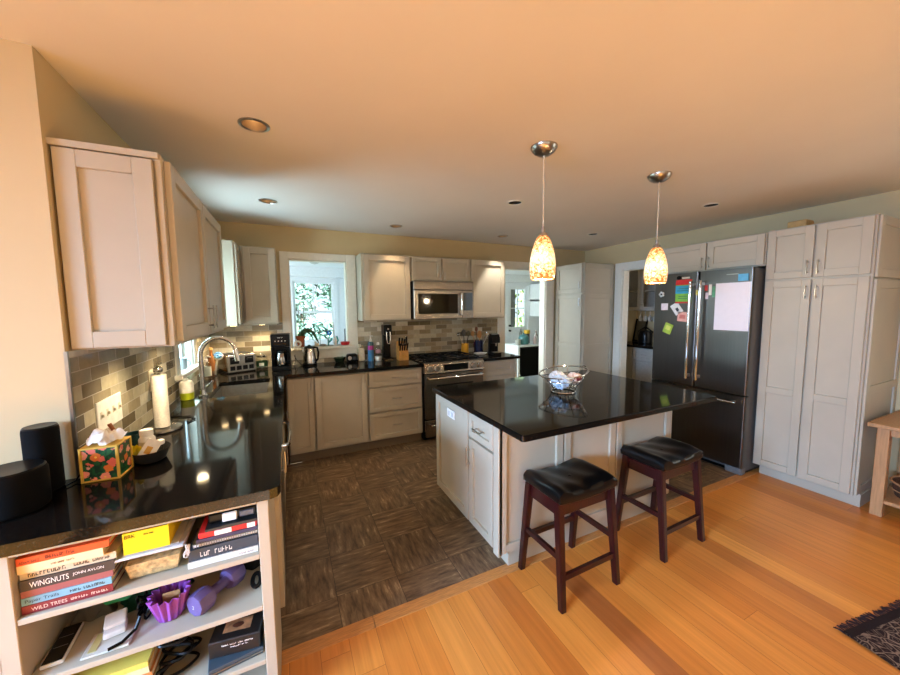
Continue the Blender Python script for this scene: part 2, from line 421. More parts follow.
def pull(facing, f, u, z, L, vertical, parent, r=.0048, t=.02):
    mb = MB(); h = L/2; a = .03
    def P(s, d):
        uu, zz = (u, z+s) if vertical else (u+s, z)
        return {'-y': (uu, f-t-d, zz), '+x': (f+t+d, uu, zz), '-x': (f-t-d, uu, zz)}[facing]
    mb.tube([P(-h, a), P(-h*.5, a*1.05), P(0, a*1.08), P(h*.5, a*1.05), P(h, a)], r, 10)
    for s in (-h*.72, h*.72): mb.tube([P(s, 0), P(s, a)], r*.8, 8)
    return mb.build('handle', NICK, parent)
def door(facing, f, u0, u1, z0, z1, parent, hu=None, hz=None, L=.11, fr=.06, mid=None, name='door', vertical=True):
    mb = MB(); shaker(mb, facing, f, u0, u1, z0, z1, fr, mid)
    if facing == '-y': mb.box(u0+.006, u1-.006, f+.0005, f+.0098, z0+.006, z1-.006)
    o = mb.build(name, CAB, parent)
    if hu is not None: pull(facing, f, hu, hz, L, vertical, o)
    return o
def drawer(facing, f, u0, u1, z0, z1, parent, L=.11, fr=.045):
    return door(facing, f, u0, u1, z0, z1, parent, (u0+u1)/2, (z0+z1)/2, L, fr, None, 'drawer', False)
# ------------------------------------------------------------------ the room
CZ = 2.436; XR = 5.19
struct(MB().box(-2.6, 5.31, -6.2, -2.69, -.10, 0), 'floor', WOODF)
struct(MB().box(-.12, 5.31, -2.618, .12, -.10, 0), 'floor', SLATE)
struct(MB().box(5.31, 6.95, -2.2, .0, -.10, 0), 'floor', SLATE)
struct(MB().box(.1, 6.95, .12, 2.1, -.10, 0), 'floor', mat('porch_floor_paint', (150, 148, 140), .5))
struct(MB().box(-.12, 1.056, -2.69, -2.618, -.10, .002, .002).box(1.058, 2.9, -2.69, -2.618, -.10, .002, .002).box(2.902, 5.31, -2.69, -2.618, -.10, .002, .002),
       'trim_1', mat('threshold_board_wood', (200, 136, 72), .35, var=.15, scale=20, stretch=(1, 14, 14)))
CANS = [(.636, -2.239), (.640, -.927), (2.562, -1.714), (4.239, -1.028), (4.237, -2.358), (1.866, -.487), (3.262, -.487)]
mb = MB(); mb.box(-2.6, 5.31, -6.2, .12, CZ+.14, CZ+.2); eds = []
for pl in [[(-2.6, -6.2), (5.31, -6.2), (5.31, .12), (-2.6, .12)]] + [[(x+.054*math.cos(2*PI*k/28), y+.054*math.sin(2*PI*k/28)) for k in range(28)] for x, y in CANS]:
    vs = [mb.bm.verts.new((x, y, CZ)) for x, y in pl]; eds += [mb.bm.edges.new((vs[i], vs[(i+1) % len(vs)])) for i in range(len(vs))]
bmesh.ops.triangle_fill(mb.bm, use_beauty=True, use_dissolve=False, edges=eds)
struct(mb, 'ceiling', CEIL, smooth=False)
struct(MB().box(-.12, 0, -2.513, -1.14, 0, CZ).box(-.12, 0, -.70, .12, 0, CZ).box(-.12, 0, -1.14, -.70, 0, 1.075).box(-.12, 0, -1.14, -.70, 2.03, CZ), 'wall_left', WALL)
struct(MB().box(-2.6, -.12, -2.513, -2.393, 0, CZ), 'wall_stub', WALL)
struct(MB().box(-2.72, -2.6, -6.2, -5.7, 0, CZ).box(-2.72, -2.6, -3.5, -2.393, 0, CZ).box(-2.72, -2.6, -5.7, -3.5, 0, .92).box(-2.72, -2.6, -5.7, -3.5, 2.10, CZ), 'wall_far_left', WALL)
# back wall with the window and the porch doorway
struct(MB().box(0, .775, 0, .12, 0, CZ).box(.775, 1.395, 0, .12, 0, 1.105).box(.775, 1.395, 0, .12, 2.09, CZ).box(1.395, 3.62, 0, .12, 0, CZ)
       .box(3.62, 4.38, 0, .12, 2.10, CZ).box(4.38, 5.31, 0, .12, 0, CZ), 'wall_back', WALL)
# right wall with the pantry-room doorway
struct(MB().box(XR, 5.31, -.72, 0, 0, CZ).box(XR, 5.31, -1.60, -.72, 2.06, CZ).box(XR, 5.31, -3.95, -1.60, 0, CZ).box(XR, 5.31, -6.2, -5.25, 0, CZ).box(XR, 5.31, -5.25, -3.95, 0, .6).box(XR, 5.31, -5.25, -3.95, 2.08, CZ), 'wall_right', WALL)
# wall behind the camera with three windows
mb = MB().box(-2.6, -1.95, -6.2, -6.08, 0, CZ).box(2.55, 5.19, -6.2, -6.08, 0, CZ).box(-1.95, 2.55, -6.2, -6.08, 2.04, CZ).box(-1.95, 2.55, -6.2, -6.08, 0, 1.0)
struct(mb, 'wall_rear', WALL)
for k, x in enumerate((-1.95, -.45, 1.05)):
    mb = MB()
    for a, b_ in ((x, x+.09), (x+1.41, x+1.50)): mb.box(a, b_, -6.17, -6.11, 1.0, 2.04)
    mb.box(x+.09, x+1.41, -6.17, -6.11, 1.0, 1.09).box(x+.09, x+1.41, -6.17, -6.11, 1.95, 2.04)
    struct(mb, 'window_%d' % (k+4), TRIMM)
# left window over the sink
mb = MB().box(-.02, .018, -1.235, -1.14, 1.03, 2.12, .003).box(-.02, .018, -.70, -.61, 1.03, 2.12, .003).box(-.02, .018, -1.14, -.70, 2.03, 2.12, .003)
mb.box(-.11, 0, -1.14, -1.125, 1.075, 2.03).box(-.11, 0, -.715, -.70, 1.075, 2.03)
wn1 = struct(mb, 'window_1', TRIMM)
struct(MB().box(-.12, .055, -1.27, -.60, 1.045, 1.078, .004), 'window_sill', TRIMM, wn1)
mb = MB()
for a, b_ in ((-1.125, -1.085), (-.755, -.715)): mb.box(-.10, -.06, a, b_, 1.078, 2.03)
for a, b_ in ((1.078, 1.12), (1.53, 1.57), (1.99, 2.03)): mb.box(-.098, -.062, -1.085, -.755, a, b_)
struct(mb, 'window_frame', PORCHW, wn1)
struct(MB().box(-.083, -.079, -1.085, -.755, 1.12, 1.99), 'window_glass', GLASS, wn1)
# window opening in the back wall
mb = MB().box(.69, .775, -.02, 0, 1.09, 2.165, .003).box(1.395, 1.50, -.02, 0, 1.09, 2.165, .003).box(.775, 1.395, -.02, 0, 2.09, 2.165, .003)
mb.box(.775, .787, 0, .12, 1.105, 2.09).box(1.383, 1.395, 0, .12, 1.105, 2.09).box(.787, 1.383, 0, .12, 2.078, 2.09)
wn2 = struct(mb, 'window_2', TRIMM)
struct(MB().box(.665, 1.53, -.055, .12, 1.075, 1.105, .004), 'window_sill', TRIMM, wn2)
struct(MB().box(.69, 1.50, -.018, 0, .965, 1.075, .003), 'window_apron', TRIMM, wn2)
# casing of the porch doorway and of the pantry-room doorway
mb = MB().box(3.50, 3.62, -.02, 0, 0, 2.20, .003).box(4.38, 4.535, -.02, 0, 0, 2.20, .003).box(3.62, 4.38, -.02, 0, 2.10, 2.20, .003)
mb.box(4.365, 4.38, 0, .12, 0, 2.10).box(3.62, 3.635, 0, .12, 0, 2.10).box(3.635, 4.365, 0, .12, 2.085, 2.10)
struct(mb, 'door_1', TRIMM)
mb = MB().box(XR-.02, XR, -.72, -.605, 0, 2.16, .003).box(XR-.02, XR, -1.72, -1.60, 0, 2.16, .003).box(XR-.02, XR, -1.60, -.72, 2.06, 2.16, .003)
mb.box(XR, 5.31, -.735, -.72, 0, 2.06).box(XR, 5.31, -1.60, -1.585, 0, 2.06).box(XR, 5.31, -1.585, -.735, 2.045, 2.06)
struct(mb, 'door_2', TRIMM)
# backsplash mosaic
struct(MB().box(0, .008, -2.513, -1.235, .914, 1.392).box(0, .008, -1.235, -.61, .914, 1.03).box(0, .008, -.61, 0, .914, 1.392), 'backsplash_left', TILE_Y)
struct(MB().box(.008, .69, -.008, 0, .914, 1.392).box(.69, 1.50, -.008, 0, .914, .965).box(1.50, 3.49, -.008, 0, .914, 1.43), 'backsplash_back', TILE_X)
struct(MB().box(0, .010, -2.522, -2.512, .914, 1.392), 'trim_2', NICK)
# porch behind the back wall
struct(MB().box(.1, 6.95, .12, 2.1, 2.22, 2.30).box(.1, 6.95, 1.86, 2.0, 2.06, 2.22), 'ceiling', PORCHW)
struct(MB().box(.1, .84, 2.0, 2.1, 0, 2.3).box(.84, 1.48, 2.0, 2.1, 0, .98).box(.84, 1.48, 2.0, 2.1, 2.0, 2.3).box(1.48, 5.09, 2.0, 2.1, 0, 2.3)
       .box(5.09, 5.62, 2.0, 2.1, 2.0, 2.3).box(5.62, 6.95, 2.0, 2.1, 0, 2.3), 'wall_porch', PORCHW)
struct(MB().box(1.80, 1.86, .12, 2.0, 0, 2.3), 'wall_porch_side', mat('porch_wall_pale_blue', (214, 228, 238), .6, var=.02))
struct(MB().box(6.85, 6.95, .12, 2.0, 0, 2.3), 'wall_porch_end', PORCHW)
mb = MB()
for a, b_ in ((.78, .84), (1.48, 1.54)): mb.box(a, b_, 1.98, 2.0, .93, 2.06)
mb.box(.78, 1.54, 1.97, 2.0, .93, .98).box(.84, 1.48, 1.98, 2.0, 2.0, 2.06)
for a, b_ in ((.84, .875), (1.445, 1.48)): mb.box(a, b_, 2.02, 2.06, .98, 2.0)
for a, b_ in ((.98, 1.02), (1.465, 1.505), (1.96, 2.0)): mb.box(.875, 1.445, 2.02, 2.06, a, b_)
mb.box(1.148, 1.168, 2.03, 2.05, 1.505, 1.96)
wn3 = struct(mb, 'window_3', PORCHW)
struct(MB().box(.875, 1.445, 2.038, 2.042, 1.02, 1.96), 'window_glass', GLASS, wn3)
mb = MB()
mb.box(5.09, 5.16, 2.02, 2.065, .02, 2.0).box(5.54, 5.62, 2.02, 2.065, .02, 2.0).box(5.16, 5.54, 2.02, 2.065, .02, 1.10).box(5.16, 5.54, 2.02, 2.065, 1.92, 2.0)
mb.box(5.34, 5.358, 2.03, 2.055, 1.10, 1.92).box(5.16, 5.54, 2.03, 2.055, 1.50, 1.518).box(5.19, 5.51, 2.012, 2.02, .22, .95, .004)
dr3 = struct(mb, 'door_3', PORCHW)
struct(MB().box(5.16, 5.54, 2.04, 2.044, 1.10, 1.92), 'door_glass', GLASS, dr3)
struct(MB().box(5.16, 5.30, 2.046, 2.056, 1.10, 1.92), 'door_curtain', mat('grey_door_curtain', (120, 128, 130), .9), dr3)
struct(MB().tube([(5.125, 2.02, 1.02), (5.125, 1.97, 1.02)], .018, 12).cyl((5.125, 1.975, 1.13), .02, .045, 'y', 14), 'door_handle', BLACK, dr3)
# pantry room beyond the right wall
struct(MB().box(6.50, 6.62, -2.2, 0, 0, CZ).box(5.31, 6.87, -.0, .12, 0, CZ).box(5.31, 6.87, -2.3, -2.2, 0, CZ), 'wall_pantry_room', WALL)
struct(MB().box(5.31, 6.87, -2.3, .0, CZ, CZ+.1), 'ceiling', CEIL)

# ------------------------------------------------------------------ left run
c = thing('wall_cabinet', 'greige two-door wall cabinet nearest the camera, on the left wall above the tissue box', 'cabinet', (0.17, -1.865, 1.392), 0, 'greige wall cabinets')
MB().box(.002, .31, -2.470, -1.255, 1.392, 2.150).build('body', CABIN, c)
mb = MB(); shaker(mb, '-y', -2.470, .004, .295, 1.394, 2.128, .062, None, .02); mb.box(.0, .312, -2.492, -2.470, 2.128, 2.152, .002).build('end_panel', CAB, c)
MB().box(.296, .316, -2.478, -1.255, 1.392, 2.150, .002).build('face_frame', CAB, c)
door('+x', .316, -2.452, -1.862, 1.405, 2.142, c, -1.905, 1.50, .13)
door('+x', .316, -1.858, -1.262, 1.405, 2.142, c, -1.815, 1.50, .13)
c = thing('wall_cabinet', 'corner greige wall cabinet on the left wall, its side lit white by the sink window', 'cabinet', (.17, -.31, 1.392), 0, 'greige wall cabinets')
MB().box(.002, .33, -.60, -.002, 1.392, 2.150, .002).build('body', CAB, c)
door('+x', .33, -.595, -.345, 1.402, 2.142, c, -.375, 1.475, .11, .05)
c = thing('wall_cabinet', 'single-door greige wall cabinet in the corner, between white-lit cabinet and back window', 'cabinet', (.51, -.16, 1.392), 0, 'greige wall cabinets')
MB().box(.352, .66, -.33, -.002, 1.392, 2.150, .002).build('body', CAB, c)
door('-y', -.33, .372, .657, 1.402, 2.142, c)

# base units under the left counter
bs = thing('open_bookshelf', 'greige open-front bookshelf with three shelves under the counter end', 'bookshelf', (.2, -2.72, 0))
MB().box(-.26, -.03, -2.905, -2.53, .0, .879).build('side_panel', CAB, bs)
MB().box(-.03, .010, -2.905, -2.53, 0, .879, .002).build('side_panel', CAB, bs)
MB().box(.612, .648, -2.905, -2.53, 0, .879, .002).build('side_panel', CAB, bs)
MB().box(.01, .612, -2.545, -2.53, 0, .879).build('back_panel', CABIN, bs)
MB().box(.01, .612, -2.905, -2.545, .858, .879, .002).build('top_rail', CAB, bs)
for z in (.671, .473, .262):
    MB().box(.01, .612, -2.903, -2.545, z-.019, z, .002).build('shelf', CAB, bs)
MB().box(.01, .612, -2.903, -2.545, .05, .072).build('shelf', CAB, bs)
c = thing('base_cabinet', 'greige base cabinet run under the sink along the left wall', 'cabinet', (.33, -1.2, 0), 0, 'greige base cabinets')
MB().box(.002, .645, -2.528, -2.30, .10, .879).box(.002, .645, -1.69, -1.42, .10, .879).box(.002, .645, -1.42, -.66, .10, .60).box(.002, .12, -1.42, -.66, .6, .879).box(.628, .645, -1.42, -.66, .6, .879).build('body', CAB, c)
MB().box(.02, .585, -2.528, -2.30, 0, .10).box(.02, .585, -1.69, -.70, 0, .10).build('toe_kick', mat('toe_kick_shaded', (112, 98, 80), .6, var=.03), c)  # darker than the cabinets: shade of the toe recess put into the colour
door('+x', .645, -2.525, -2.305, .12, .87, c, -2.34, .76, .11, .05)
door('+x', .645, -1.685, -1.19, .12, .87, c, -1.64, .52, .14)
door('+x', .645, -1.185, -.69, .12, .87, c, -.74, .52, .14)
d = thing('dishwasher', 'black dishwasher with a steel towel-bar handle under the left counter', 'dishwasher', (.33, -1.99, 0))
MB().box(.05, .640, -2.29, -1.70, .02, .876, .004).build('body', BLACK, d)
dd = MB().box(.640, .668, -2.29, -1.70, .11, .876, .004).build('door', DSTEEL, d)
MB().tube([(.668, -2.21, .80), (.70, -2.21, .80), (.715, -2.19, .80), (.722, -2.0, .80), (.715, -1.81, .80), (.70, -1.79, .80), (.668, -1.79, .80)], .010, 10).build('handle', CHROME, dd)
# L-shaped counter with the sink cut-out
def lcounter():
    mb = MB(); z0, z1 = .879, .914
    poly = [(-.28, -2.513), (-.28, -2.933), (.655, -2.933), (.680, -2.922), (.689, -2.895), (.689, -.654), (2.095, -.654), (2.095, -.009), (.009, -.009), (.009, -2.513)]
    hole = [(.20, -1.34), (.575, -1.34), (.575, -.74), (.20, -.74)]
    bm = mb.bm
    def edges(pl, z):
        vs = [bm.verts.new((x, y, z)) for x, y in pl]
        return vs, [bm.edges.new((vs[i], vs[(i+1) % len(vs)])) for i in range(len(vs))]
    for z in (z0, z1):
        a, ea = edges(poly, z); b, eb = edges(hole, z)
        bmesh.ops.triangle_fill(bm, use_beauty=True, use_dissolve=False, edges=ea+eb)
        if z == z0: A, B = a, b
    for P, Q in ((A, a), (B, b)):
        n = len(P)
        for i in range(n): bm.faces.new((P[i], P[(i+1) % n], Q[(i+1) % n], Q[i]))
    return mb
ct = solo(lcounter(), 'countertop', GRAN, 'glossy black granite L-shaped countertop with the sink, along the left and back walls', 'countertop', 'black granite countertops', (.35, -1.5, .879), smooth=False)
sk = thing('kitchen_sink', 'stainless steel undermount sink below the curved tap', 'sink', (.39, -1.04, .66))
mb = MB(); mb.box(.188, .200, -1.352, -.728, .66, .878).box(.575, .587, -1.352, -.728, .66, .878).box(.2, .575, -1.352, -1.34, .66, .878).box(.2, .575, -.74, -.728, .66, .878).box(.2, .575, -1.34, -.74, .66, .672)
mb.build('basin', mat('sink_steel', (168, 160, 148), .38, .8), sk)
MB().lathe([(.045, .672), (.045, .676), (.03, .674), (.0, .672)], (.39, -1.04, 0), 20).build('drain', CHROME, sk)
FSTEEL = mat('faucet_steel', (206, 202, 196), .22, 1.0)
fa = thing('kitchen_faucet', 'tall brushed steel gooseneck faucet beside the sink', 'faucet', (.165, -1.265, .914))
MB().lathe([(.030, 0), (.030, .012), (.022, .02), (.020, .05)], (.165, -1.265, .914), 22).build('base', FSTEEL, fa)
pts = [(.165, -1.265, .95), (.165, -1.265, 1.21)]
for k in range(1, 13):
    a = PI*k/12*.93; pts.append((.165+.105*(1-math.cos(a)), -1.265+.03*(1-math.cos(a)), 1.21+.125*math.sin(a)))
MB().tube(pts, .0145, 14).build('spout', FSTEEL, fa)
e = Vector(pts[-1]); MB().tube([e, e+Vector((.006, .002, -.03)), e+Vector((.014, .004, -.085))], .018, 14, rad=[.0155, .019, .021]).build('spray_head', FSTEEL, fa)
MB().tube([(.185, -1.265, .985), (.205, -1.28, .995), (.235, -1.30, 1.03)], .007, 10).build('lever', FSTEEL, fa)

KICK = mat('toe_kick_shaded', (112, 98, 80), .6, var=.03)  # same dark colour, recess shade painted in
# ------------------------------------------------------------------ back run
FB = -.60
c = thing('base_cabinet', 'greige base cabinet below the back window, narrow door and wide door', 'cabinet', (1.08, -.3, 0), 0, 'greige base cabinets')
MB().box(.70, 1.478, FB+.010, -.02, .10, .879).build('body', CAB, c)
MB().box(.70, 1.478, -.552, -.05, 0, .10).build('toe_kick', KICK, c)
door('-y', FB, .708, .945, .115, .868, c, .918, .80, .10, .05)
door('-y', FB, .951, 1.474, .115, .868, c, 1.446, .80, .10)
c = thing('base_cabinet', 'greige three-drawer base cabinet just left of the range', 'cabinet', (1.79, -.3, 0), 0, 'greige base cabinets')
MB().box(1.480, 2.095, FB+.010, -.02, .10, .879).build('body', CAB, c)
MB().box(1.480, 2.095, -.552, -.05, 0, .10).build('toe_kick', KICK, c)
drawer('-y', FB+.0, 1.485, 2.090, .700, .868, c); drawer('-y', FB+.0, 1.485, 2.090, .420, .692, c); drawer('-y', FB+.0, 1.485, 2.090, .115, .412, c)
c = thing('base_cabinet', 'greige drawer cabinet right of the range, beside the porch doorway', 'cabinet', (3.14, -.3, 0), 0, 'greige base cabinets')
MB().box(2.872, 3.40, FB+.010, -.02, .10, .879).build('body', CAB, c)
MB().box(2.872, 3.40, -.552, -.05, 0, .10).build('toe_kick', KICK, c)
drawer('-y', FB, 2.880, 3.355, .690, .868, c); door('-y', FB, 2.880, 3.355, .115, .682, c, 2.92, .60, .11)
MB().box(3.36, 3.40, FB-.018, FB, .1, .872, .002).build('end_panel', CAB, c)
solo(MB().box(2.870, 3.425, -.654, -.009, .879, .914, .004, 2), 'countertop', GRAN, 'short black granite countertop right of the range', 'countertop', 'black granite countertops', (3.15, -.33, .879))
solo(MB().box(.700, .812, -.60, -.545, .004, .018, .004), 'door_stop', CHROME, 'small silver door stop at the toe kick in the left corner', 'door stop', None, (.75, -.575, .004))
# range
r = thing('gas_range', 'stainless slide-in gas range with black cooktop and four knobs', 'range', (2.48, -.33, 0))
MB().box(2.100, 2.866, -.62, -.012, .02, .895, .003).build('body', BLACK, r)
mb = MB(); mb.hull8([(2.100, -.690, .80), (2.866, -.690, .80), (2.866, -.62, .80), (2.100, -.62, .80)], [(2.100, -.668, .902), (2.866, -.668, .902), (2.866, -.60, .902), (2.100, -.60, .902)]); cp = mb.build('control_panel', STEEL, r, smooth=False)
def cpY(z): return -.690 + (z-.80)/.102*.022
mb = MB().box(2.335, 2.645, -.690, -.675, .818, .890); mb.build('display', BGLASS, r)
for x in (2.160, 2.245, 2.725, 2.810):
    k = MB().cyl((x, -.722, .855), .030, .044, 'y', 22, .004).build('knob', NICK, r)
    MB().cyl((x, -.692, .855), .035, .012, 'y', 22).build('knob_ring', CHROME, k)
mb = MB().box(2.108, 2.858, -.678, -.62, .27, .79, .004); od = mb.build('oven_door', STEEL, r)
MB().box(2.25, 2.716, -.6795, -.67, .38, .66).build('window', BGLASS, od)
MB().tube([(2.14, -.678, .745), (2.14, -.73, .745), (2.826, -.73, .745), (2.826, -.678, .745)], .012, 12).build('handle', CHROME, od)
wd = MB().box(2.108, 2.858, -.675, -.62, .06, .255, .004).build('warming_drawer', STEEL, r)
MB().tube([(2.16, -.675, .205), (2.16, -.715, .205), (2.806, -.715, .205), (2.806, -.675, .205)], .010, 12).build('handle', CHROME, wd)
MB().box(2.100, 2.866, -.66, -.60, .895, .917, .003).build('front_edge', STEEL, r)
MB().box(2.100, 2.866, -.60, -.012, .895, .917, .003).build('cooktop', BGLASS, r)
for (x, y, q) in ((2.25, -.45, .05), (2.25, -.17, .042), (2.483, -.31, .055), (2.716, -.45, .05), (2.716, -.17, .042)):
    MB().lathe([(q, 0), (q, .012), (q*.7, .02), (0, .02)], (x, y, .917), 20).build('burner', BLACKM, r)
for (a, b_) in ((2.115, 2.36), (2.362, 2.604), (2.606, 2.851)):
    mb = MB()
    for y in (-.585, -.04): mb.box(a, b_, y-.007, y+.007, .930, .945, .003)
    for x in (a+.007, (a+b_)/2, b_-.007): mb.box(x-.007, x+.007, -.585, -.04, .930, .945, .003)
    for y in (-.45, -.31, -.17): mb.box(a, b_, y-.005, y+.005, .932, .945, .002)
    for x in (a+.01, b_-.01):
        for y in (-.58, -.045): mb.box(x-.008, x+.008, y-.008, y+.008, .917, .932)
    mb.build('grate', BLACKM, r)
# microwave and wall cabinets on the back wall
m = thing('microwave_oven', 'stainless over-the-range microwave with dark glass door', 'microwave', (2.47, -.2, 1.40))
MB().box(2.085, 2.878, -.385, -.002, 1.405, 1.852, .003).build('body', BLACK, m)
MB().box(2.085, 2.878, -.405, -.385, 1.752, 1.852, .004).build('vent_panel', STEEL, m)
dm = MB().box(2.085, 2.715, -.410, -.385, 1.405, 1.748, .004).build('door', STEEL, m)
MB().box(2.135, 2.655, -.4125, -.408, 1.465, 1.705, .002).build('window', BGLASS, dm)
MB().tube([(2.69, -.41, 1.45), (2.69, -.45, 1.45), (2.69, -.455, 1.58), (2.69, -.45, 1.71), (2.69, -.41, 1.71)], .011, 12).build('handle', CHROME, dm)
cpn = MB().box(2.718, 2.878, -.410, -.385, 1.405, 1.748, .003).build('control_panel', STEEL, m)
MB().box(2.735, 2.862, -.4125, -.408, 1.50, 1.72).build('keypad', BGLASS, cpn)
c = thing('wall_cabinet', 'single-door greige wall cabinet between back window and microwave', 'cabinet', (1.79, -.16, 1.40), 0, 'greige wall cabinets')
MB().box(1.505, 2.080, -.305, -.002, 1.395, 2.152, .002).build('body', CAB, c)
door('-y', -.305, 1.525, 2.076, 1.402, 2.145, c)
c = thing('wall_cabinet', 'short two-door greige cabinet directly above the microwave', 'cabinet', (2.48, -.16, 1.86), 0, 'greige wall cabinets')
MB().box(2.083, 2.878, -.305, -.002, 1.855, 2.152, .002).build('body', CAB, c)
door('-y', -.305, 2.087, 2.479, 1.862, 2.145, c, 2.45, 1.925, .09, .05); door('-y', -.305, 2.483, 2.874, 1.862, 2.145, c, 2.512, 1.925, .09, .05)
c = thing('wall_cabinet', 'single-door greige wall cabinet right of the microwave, by the porch doorway', 'cabinet', (3.15, -.16, 1.40), 0, 'greige wall cabinets')
MB().box(2.882, 3.412, -.305, -.002, 1.395, 2.152, .002).build('body', CAB, c)
door('-y', -.305, 2.888, 3.406, 1.402, 2.145, c)

# ------------------------------------------------------------------ right run
c = thing('pantry_cabinet', 'tall greige corner pantry cabinet between the two doorways', 'cabinet', (4.87, -.3, 0), 0, 'tall greige cabinets')
MB().box(4.565, 5.165, -.583, -.022, .0, 2.155).build('body', CAB, c)
mb = MB(); shaker(mb, '-y', -.583, 4.567, 5.165, .10, 1.715, .06, .958, .017); shaker(mb, '-y', -.583, 4.567, 5.165, 1.725, 2.155, .06, None, .017); mb.build('end_panel', CAB, c)
door('-x', 4.565, -.575, -.045, .10, 1.712, c, -.545, 1.60, .11, .06, .958)
door('-x', 4.565, -.575, -.045, 1.728, 2.150, c, -.545, 1.84, .11, .06)
c = thing('wall_cabinet', 'wide two-door greige cabinet above the refrigerator', 'cabinet', (4.86, -2.2, 1.88), 0, 'greige wall cabinets')
MB().box(4.52, XR-.002, -2.664, -1.735, 1.875, 2.158, .002).build('body', CAB, c)
door('-x', 4.52, -2.198, -1.738, 1.88, 2.155, c, -2.170, 1.955, .11, .055); door('-x', 4.52, -2.662, -2.202, 1.88, 2.155, c, -2.23, 1.955, .11, .055)
c = thing('pantry_cabinet', 'tall greige double-door pantry cabinet right of the refrigerator', 'cabinet', (4.86, -2.98, 0), 0, 'tall greige cabinets')
MB().box(4.52, XR-.002, -3.285, -2.668, .10, 2.165, .002).build('body', CAB, c)
MB().box(4.593, XR-.002, -3.308, -2.690, 0, .10, .002).build('toe_kick', CAB, c)
mb = MB(); shaker(mb, '-y', -3.285, 4.53, XR-.002, .10, 1.715, .06, .90, .016); shaker(mb, '-y', -3.285, 4.53, XR-.002, 1.722, 2.163, .06, None, .016); mb.build('end_panel', CAB, c)
for (a, b_, hu) in ((-2.974, -2.676, -2.945), (-3.278, -2.978, -3.007)):
    door('-x', 4.52, a, b_, .105, 1.738, c, hu, 1.635, .11, .055, .80)
    door('-x', 4.52, a, b_, 1.746, 2.160, c, hu, 1.83, .11, .055)
# refrigerator
f = thing('refrigerator', 'dark stainless french-door refrigerator with bottom freezer', 'refrigerator', (4.75, -2.2, 0))
MB().box(4.40, 5.14, -2.655, -1.795, .03, 1.855, .005).build('body', mat('refrigerator_side_grey', (92, 90, 88), .45), f)
MB().box(4.42, 5.1, -2.64, -1.81, 0, .03).build('foot_base', BLACK, f)
MB().box(4.37, 4.44, -2.70+.045, -2.52, .0, .075, .008).build('foot', mat('grey_hinge_plastic', (120, 118, 116), .5), f)
def fdoor(y0, y1, z0, z1, name):
    mb = MB(); n = 12; b = []
    for k in range(n+1):
        t = k/n; e = min(t, 1-t)*(y1-y0); x = 4.325 + (max(0, .02-e)**2/.02*.9)
        b.append((x, y0+(y1-y0)*t))
    ext = [(4.392, y1), (4.392, y0)]
    ys = sorted(set([0, .004, .010, .018] ))
    pl = [(4.345, y0), (4.333, y0+.004), (4.327, y0+.009), (4.325, y0+.016), (4.325, y1-.016), (4.327, y1-.009), (4.333, y1-.004), (4.345, y1), (4.392, y1), (4.392, y0)]
    mb.prism(pl, 'z', z0, z1); return mb.build(name, DSTEEL, f)
d1 = fdoor(-2.236, -1.800, .742, 1.858, 'door'); d2 = fdoor(-2.672, -2.242, .742, 1.858, 'door'); d3 = fdoor(-2.672, -1.800, .08, .730, 'freezer_drawer')
for dd, y in ((d1, -2.195), (d2, -2.285)):
    h = MB().tube([(4.272, y, .82), (4.268, y, 1.0), (4.268, y, 1.6), (4.272, y, 1.77)], .013, 12).build('handle', CHROME, dd)
    MB().box(4.275, 4.328, y-.009, y+.009, .835, .865, .003).box(4.275, 4.328, y-.009, y+.009, 1.725, 1.755, .003).build('handle_bracket', NICK, dd)
h = MB().tube([(4.272, -2.62, .675), (4.265, -2.4, .675), (4.265, -2.0, .675), (4.272, -1.87, .675)], .013, 12).build('handle', CHROME, d3)
MB().box(4.275, 4.328, -2.60, -2.57, .666, .684, .003).box(4.275, 4.328, -1.92, -1.89, .666, .684, .003).build('handle_bracket', NICK, d3)
MB().box(4.3235, 4.326, -2.56, -2.47, 1.806, 1.812).build('badge', NICK, d2)
# papers and magnets on the refrigerator doors
FX = 4.3245
def flat(name, label, cat, y, z, w_, h_, m_, rot=0.0, t=.004, group=None):
    M = Matrix.Translation(Vector((FX - t/2, y, z))) @ Matrix.Rotation(rot, 4, 'X')
    o = thing(name, label, cat, (FX, y, z), 0, group)
    MB().box(-t/2, t/2, -w_/2, w_/2, -h_/2, h_/2, .0008, M=M).build('sheet', m_, o)
    return o, M
flat('whiteboard', 'blank white magnetic board on the right refrigerator door', 'whiteboard', -2.524, 1.522, .268, .425, mat('whiteboard_white', (226, 218, 222), .35, var=.01))
flat('blue_magnet', 'light blue square magnet at the upper right of the refrigerator', 'magnet', -2.60, 1.775, .075, .06, mat('blue_magnet', (88, 170, 206), .5), 0, .008)
o, M = flat('magnet_flyer', 'striped red, blue and green flyer on the left refrigerator door', 'flyer', -2.105, 1.675, .155, .235, mat('flyer_green', (122, 186, 66), .5))
for nm, a, b_, col in (('red_stripe', .065, .117, (206, 34, 36)), ('blue_stripe', -.02, .058, (52, 164, 206)), ('red_edge', -.117, -.100, (196, 50, 36))):
    MB().box(-.0035, -.0022, -.0775, .0775, a, b_, M=M).build(nm, mat('flyer_'+nm, col, .5), o)
for z, wd_ in ((.025, .10), (.005, .12), (-.05, .09), (-.07, .10)):
    MB().box(-.0042, -.0034, -wd_/2, wd_/2, z, z+.006, M=M).build('text_line', mat('flyer_ink', (34, 96, 84), .6), o)
flat('note_card', 'small blank white square note on the left refrigerator door', 'note', -1.920, 1.525, .07, .07, mat('note_white', (228, 214, 216), .7))
o, M = flat('photo_card', 'tilted white card with a dark figure on the refrigerator', 'card', -2.045, 1.505, .085, .115, mat('card_white', (226, 222, 214), .6), -.6)
MB().box(-.0036, -.0018, -.015, .012, -.03, .006, .0, M=M).build('picture', mat('card_dark_figure', (52, 50, 54), .6), o)
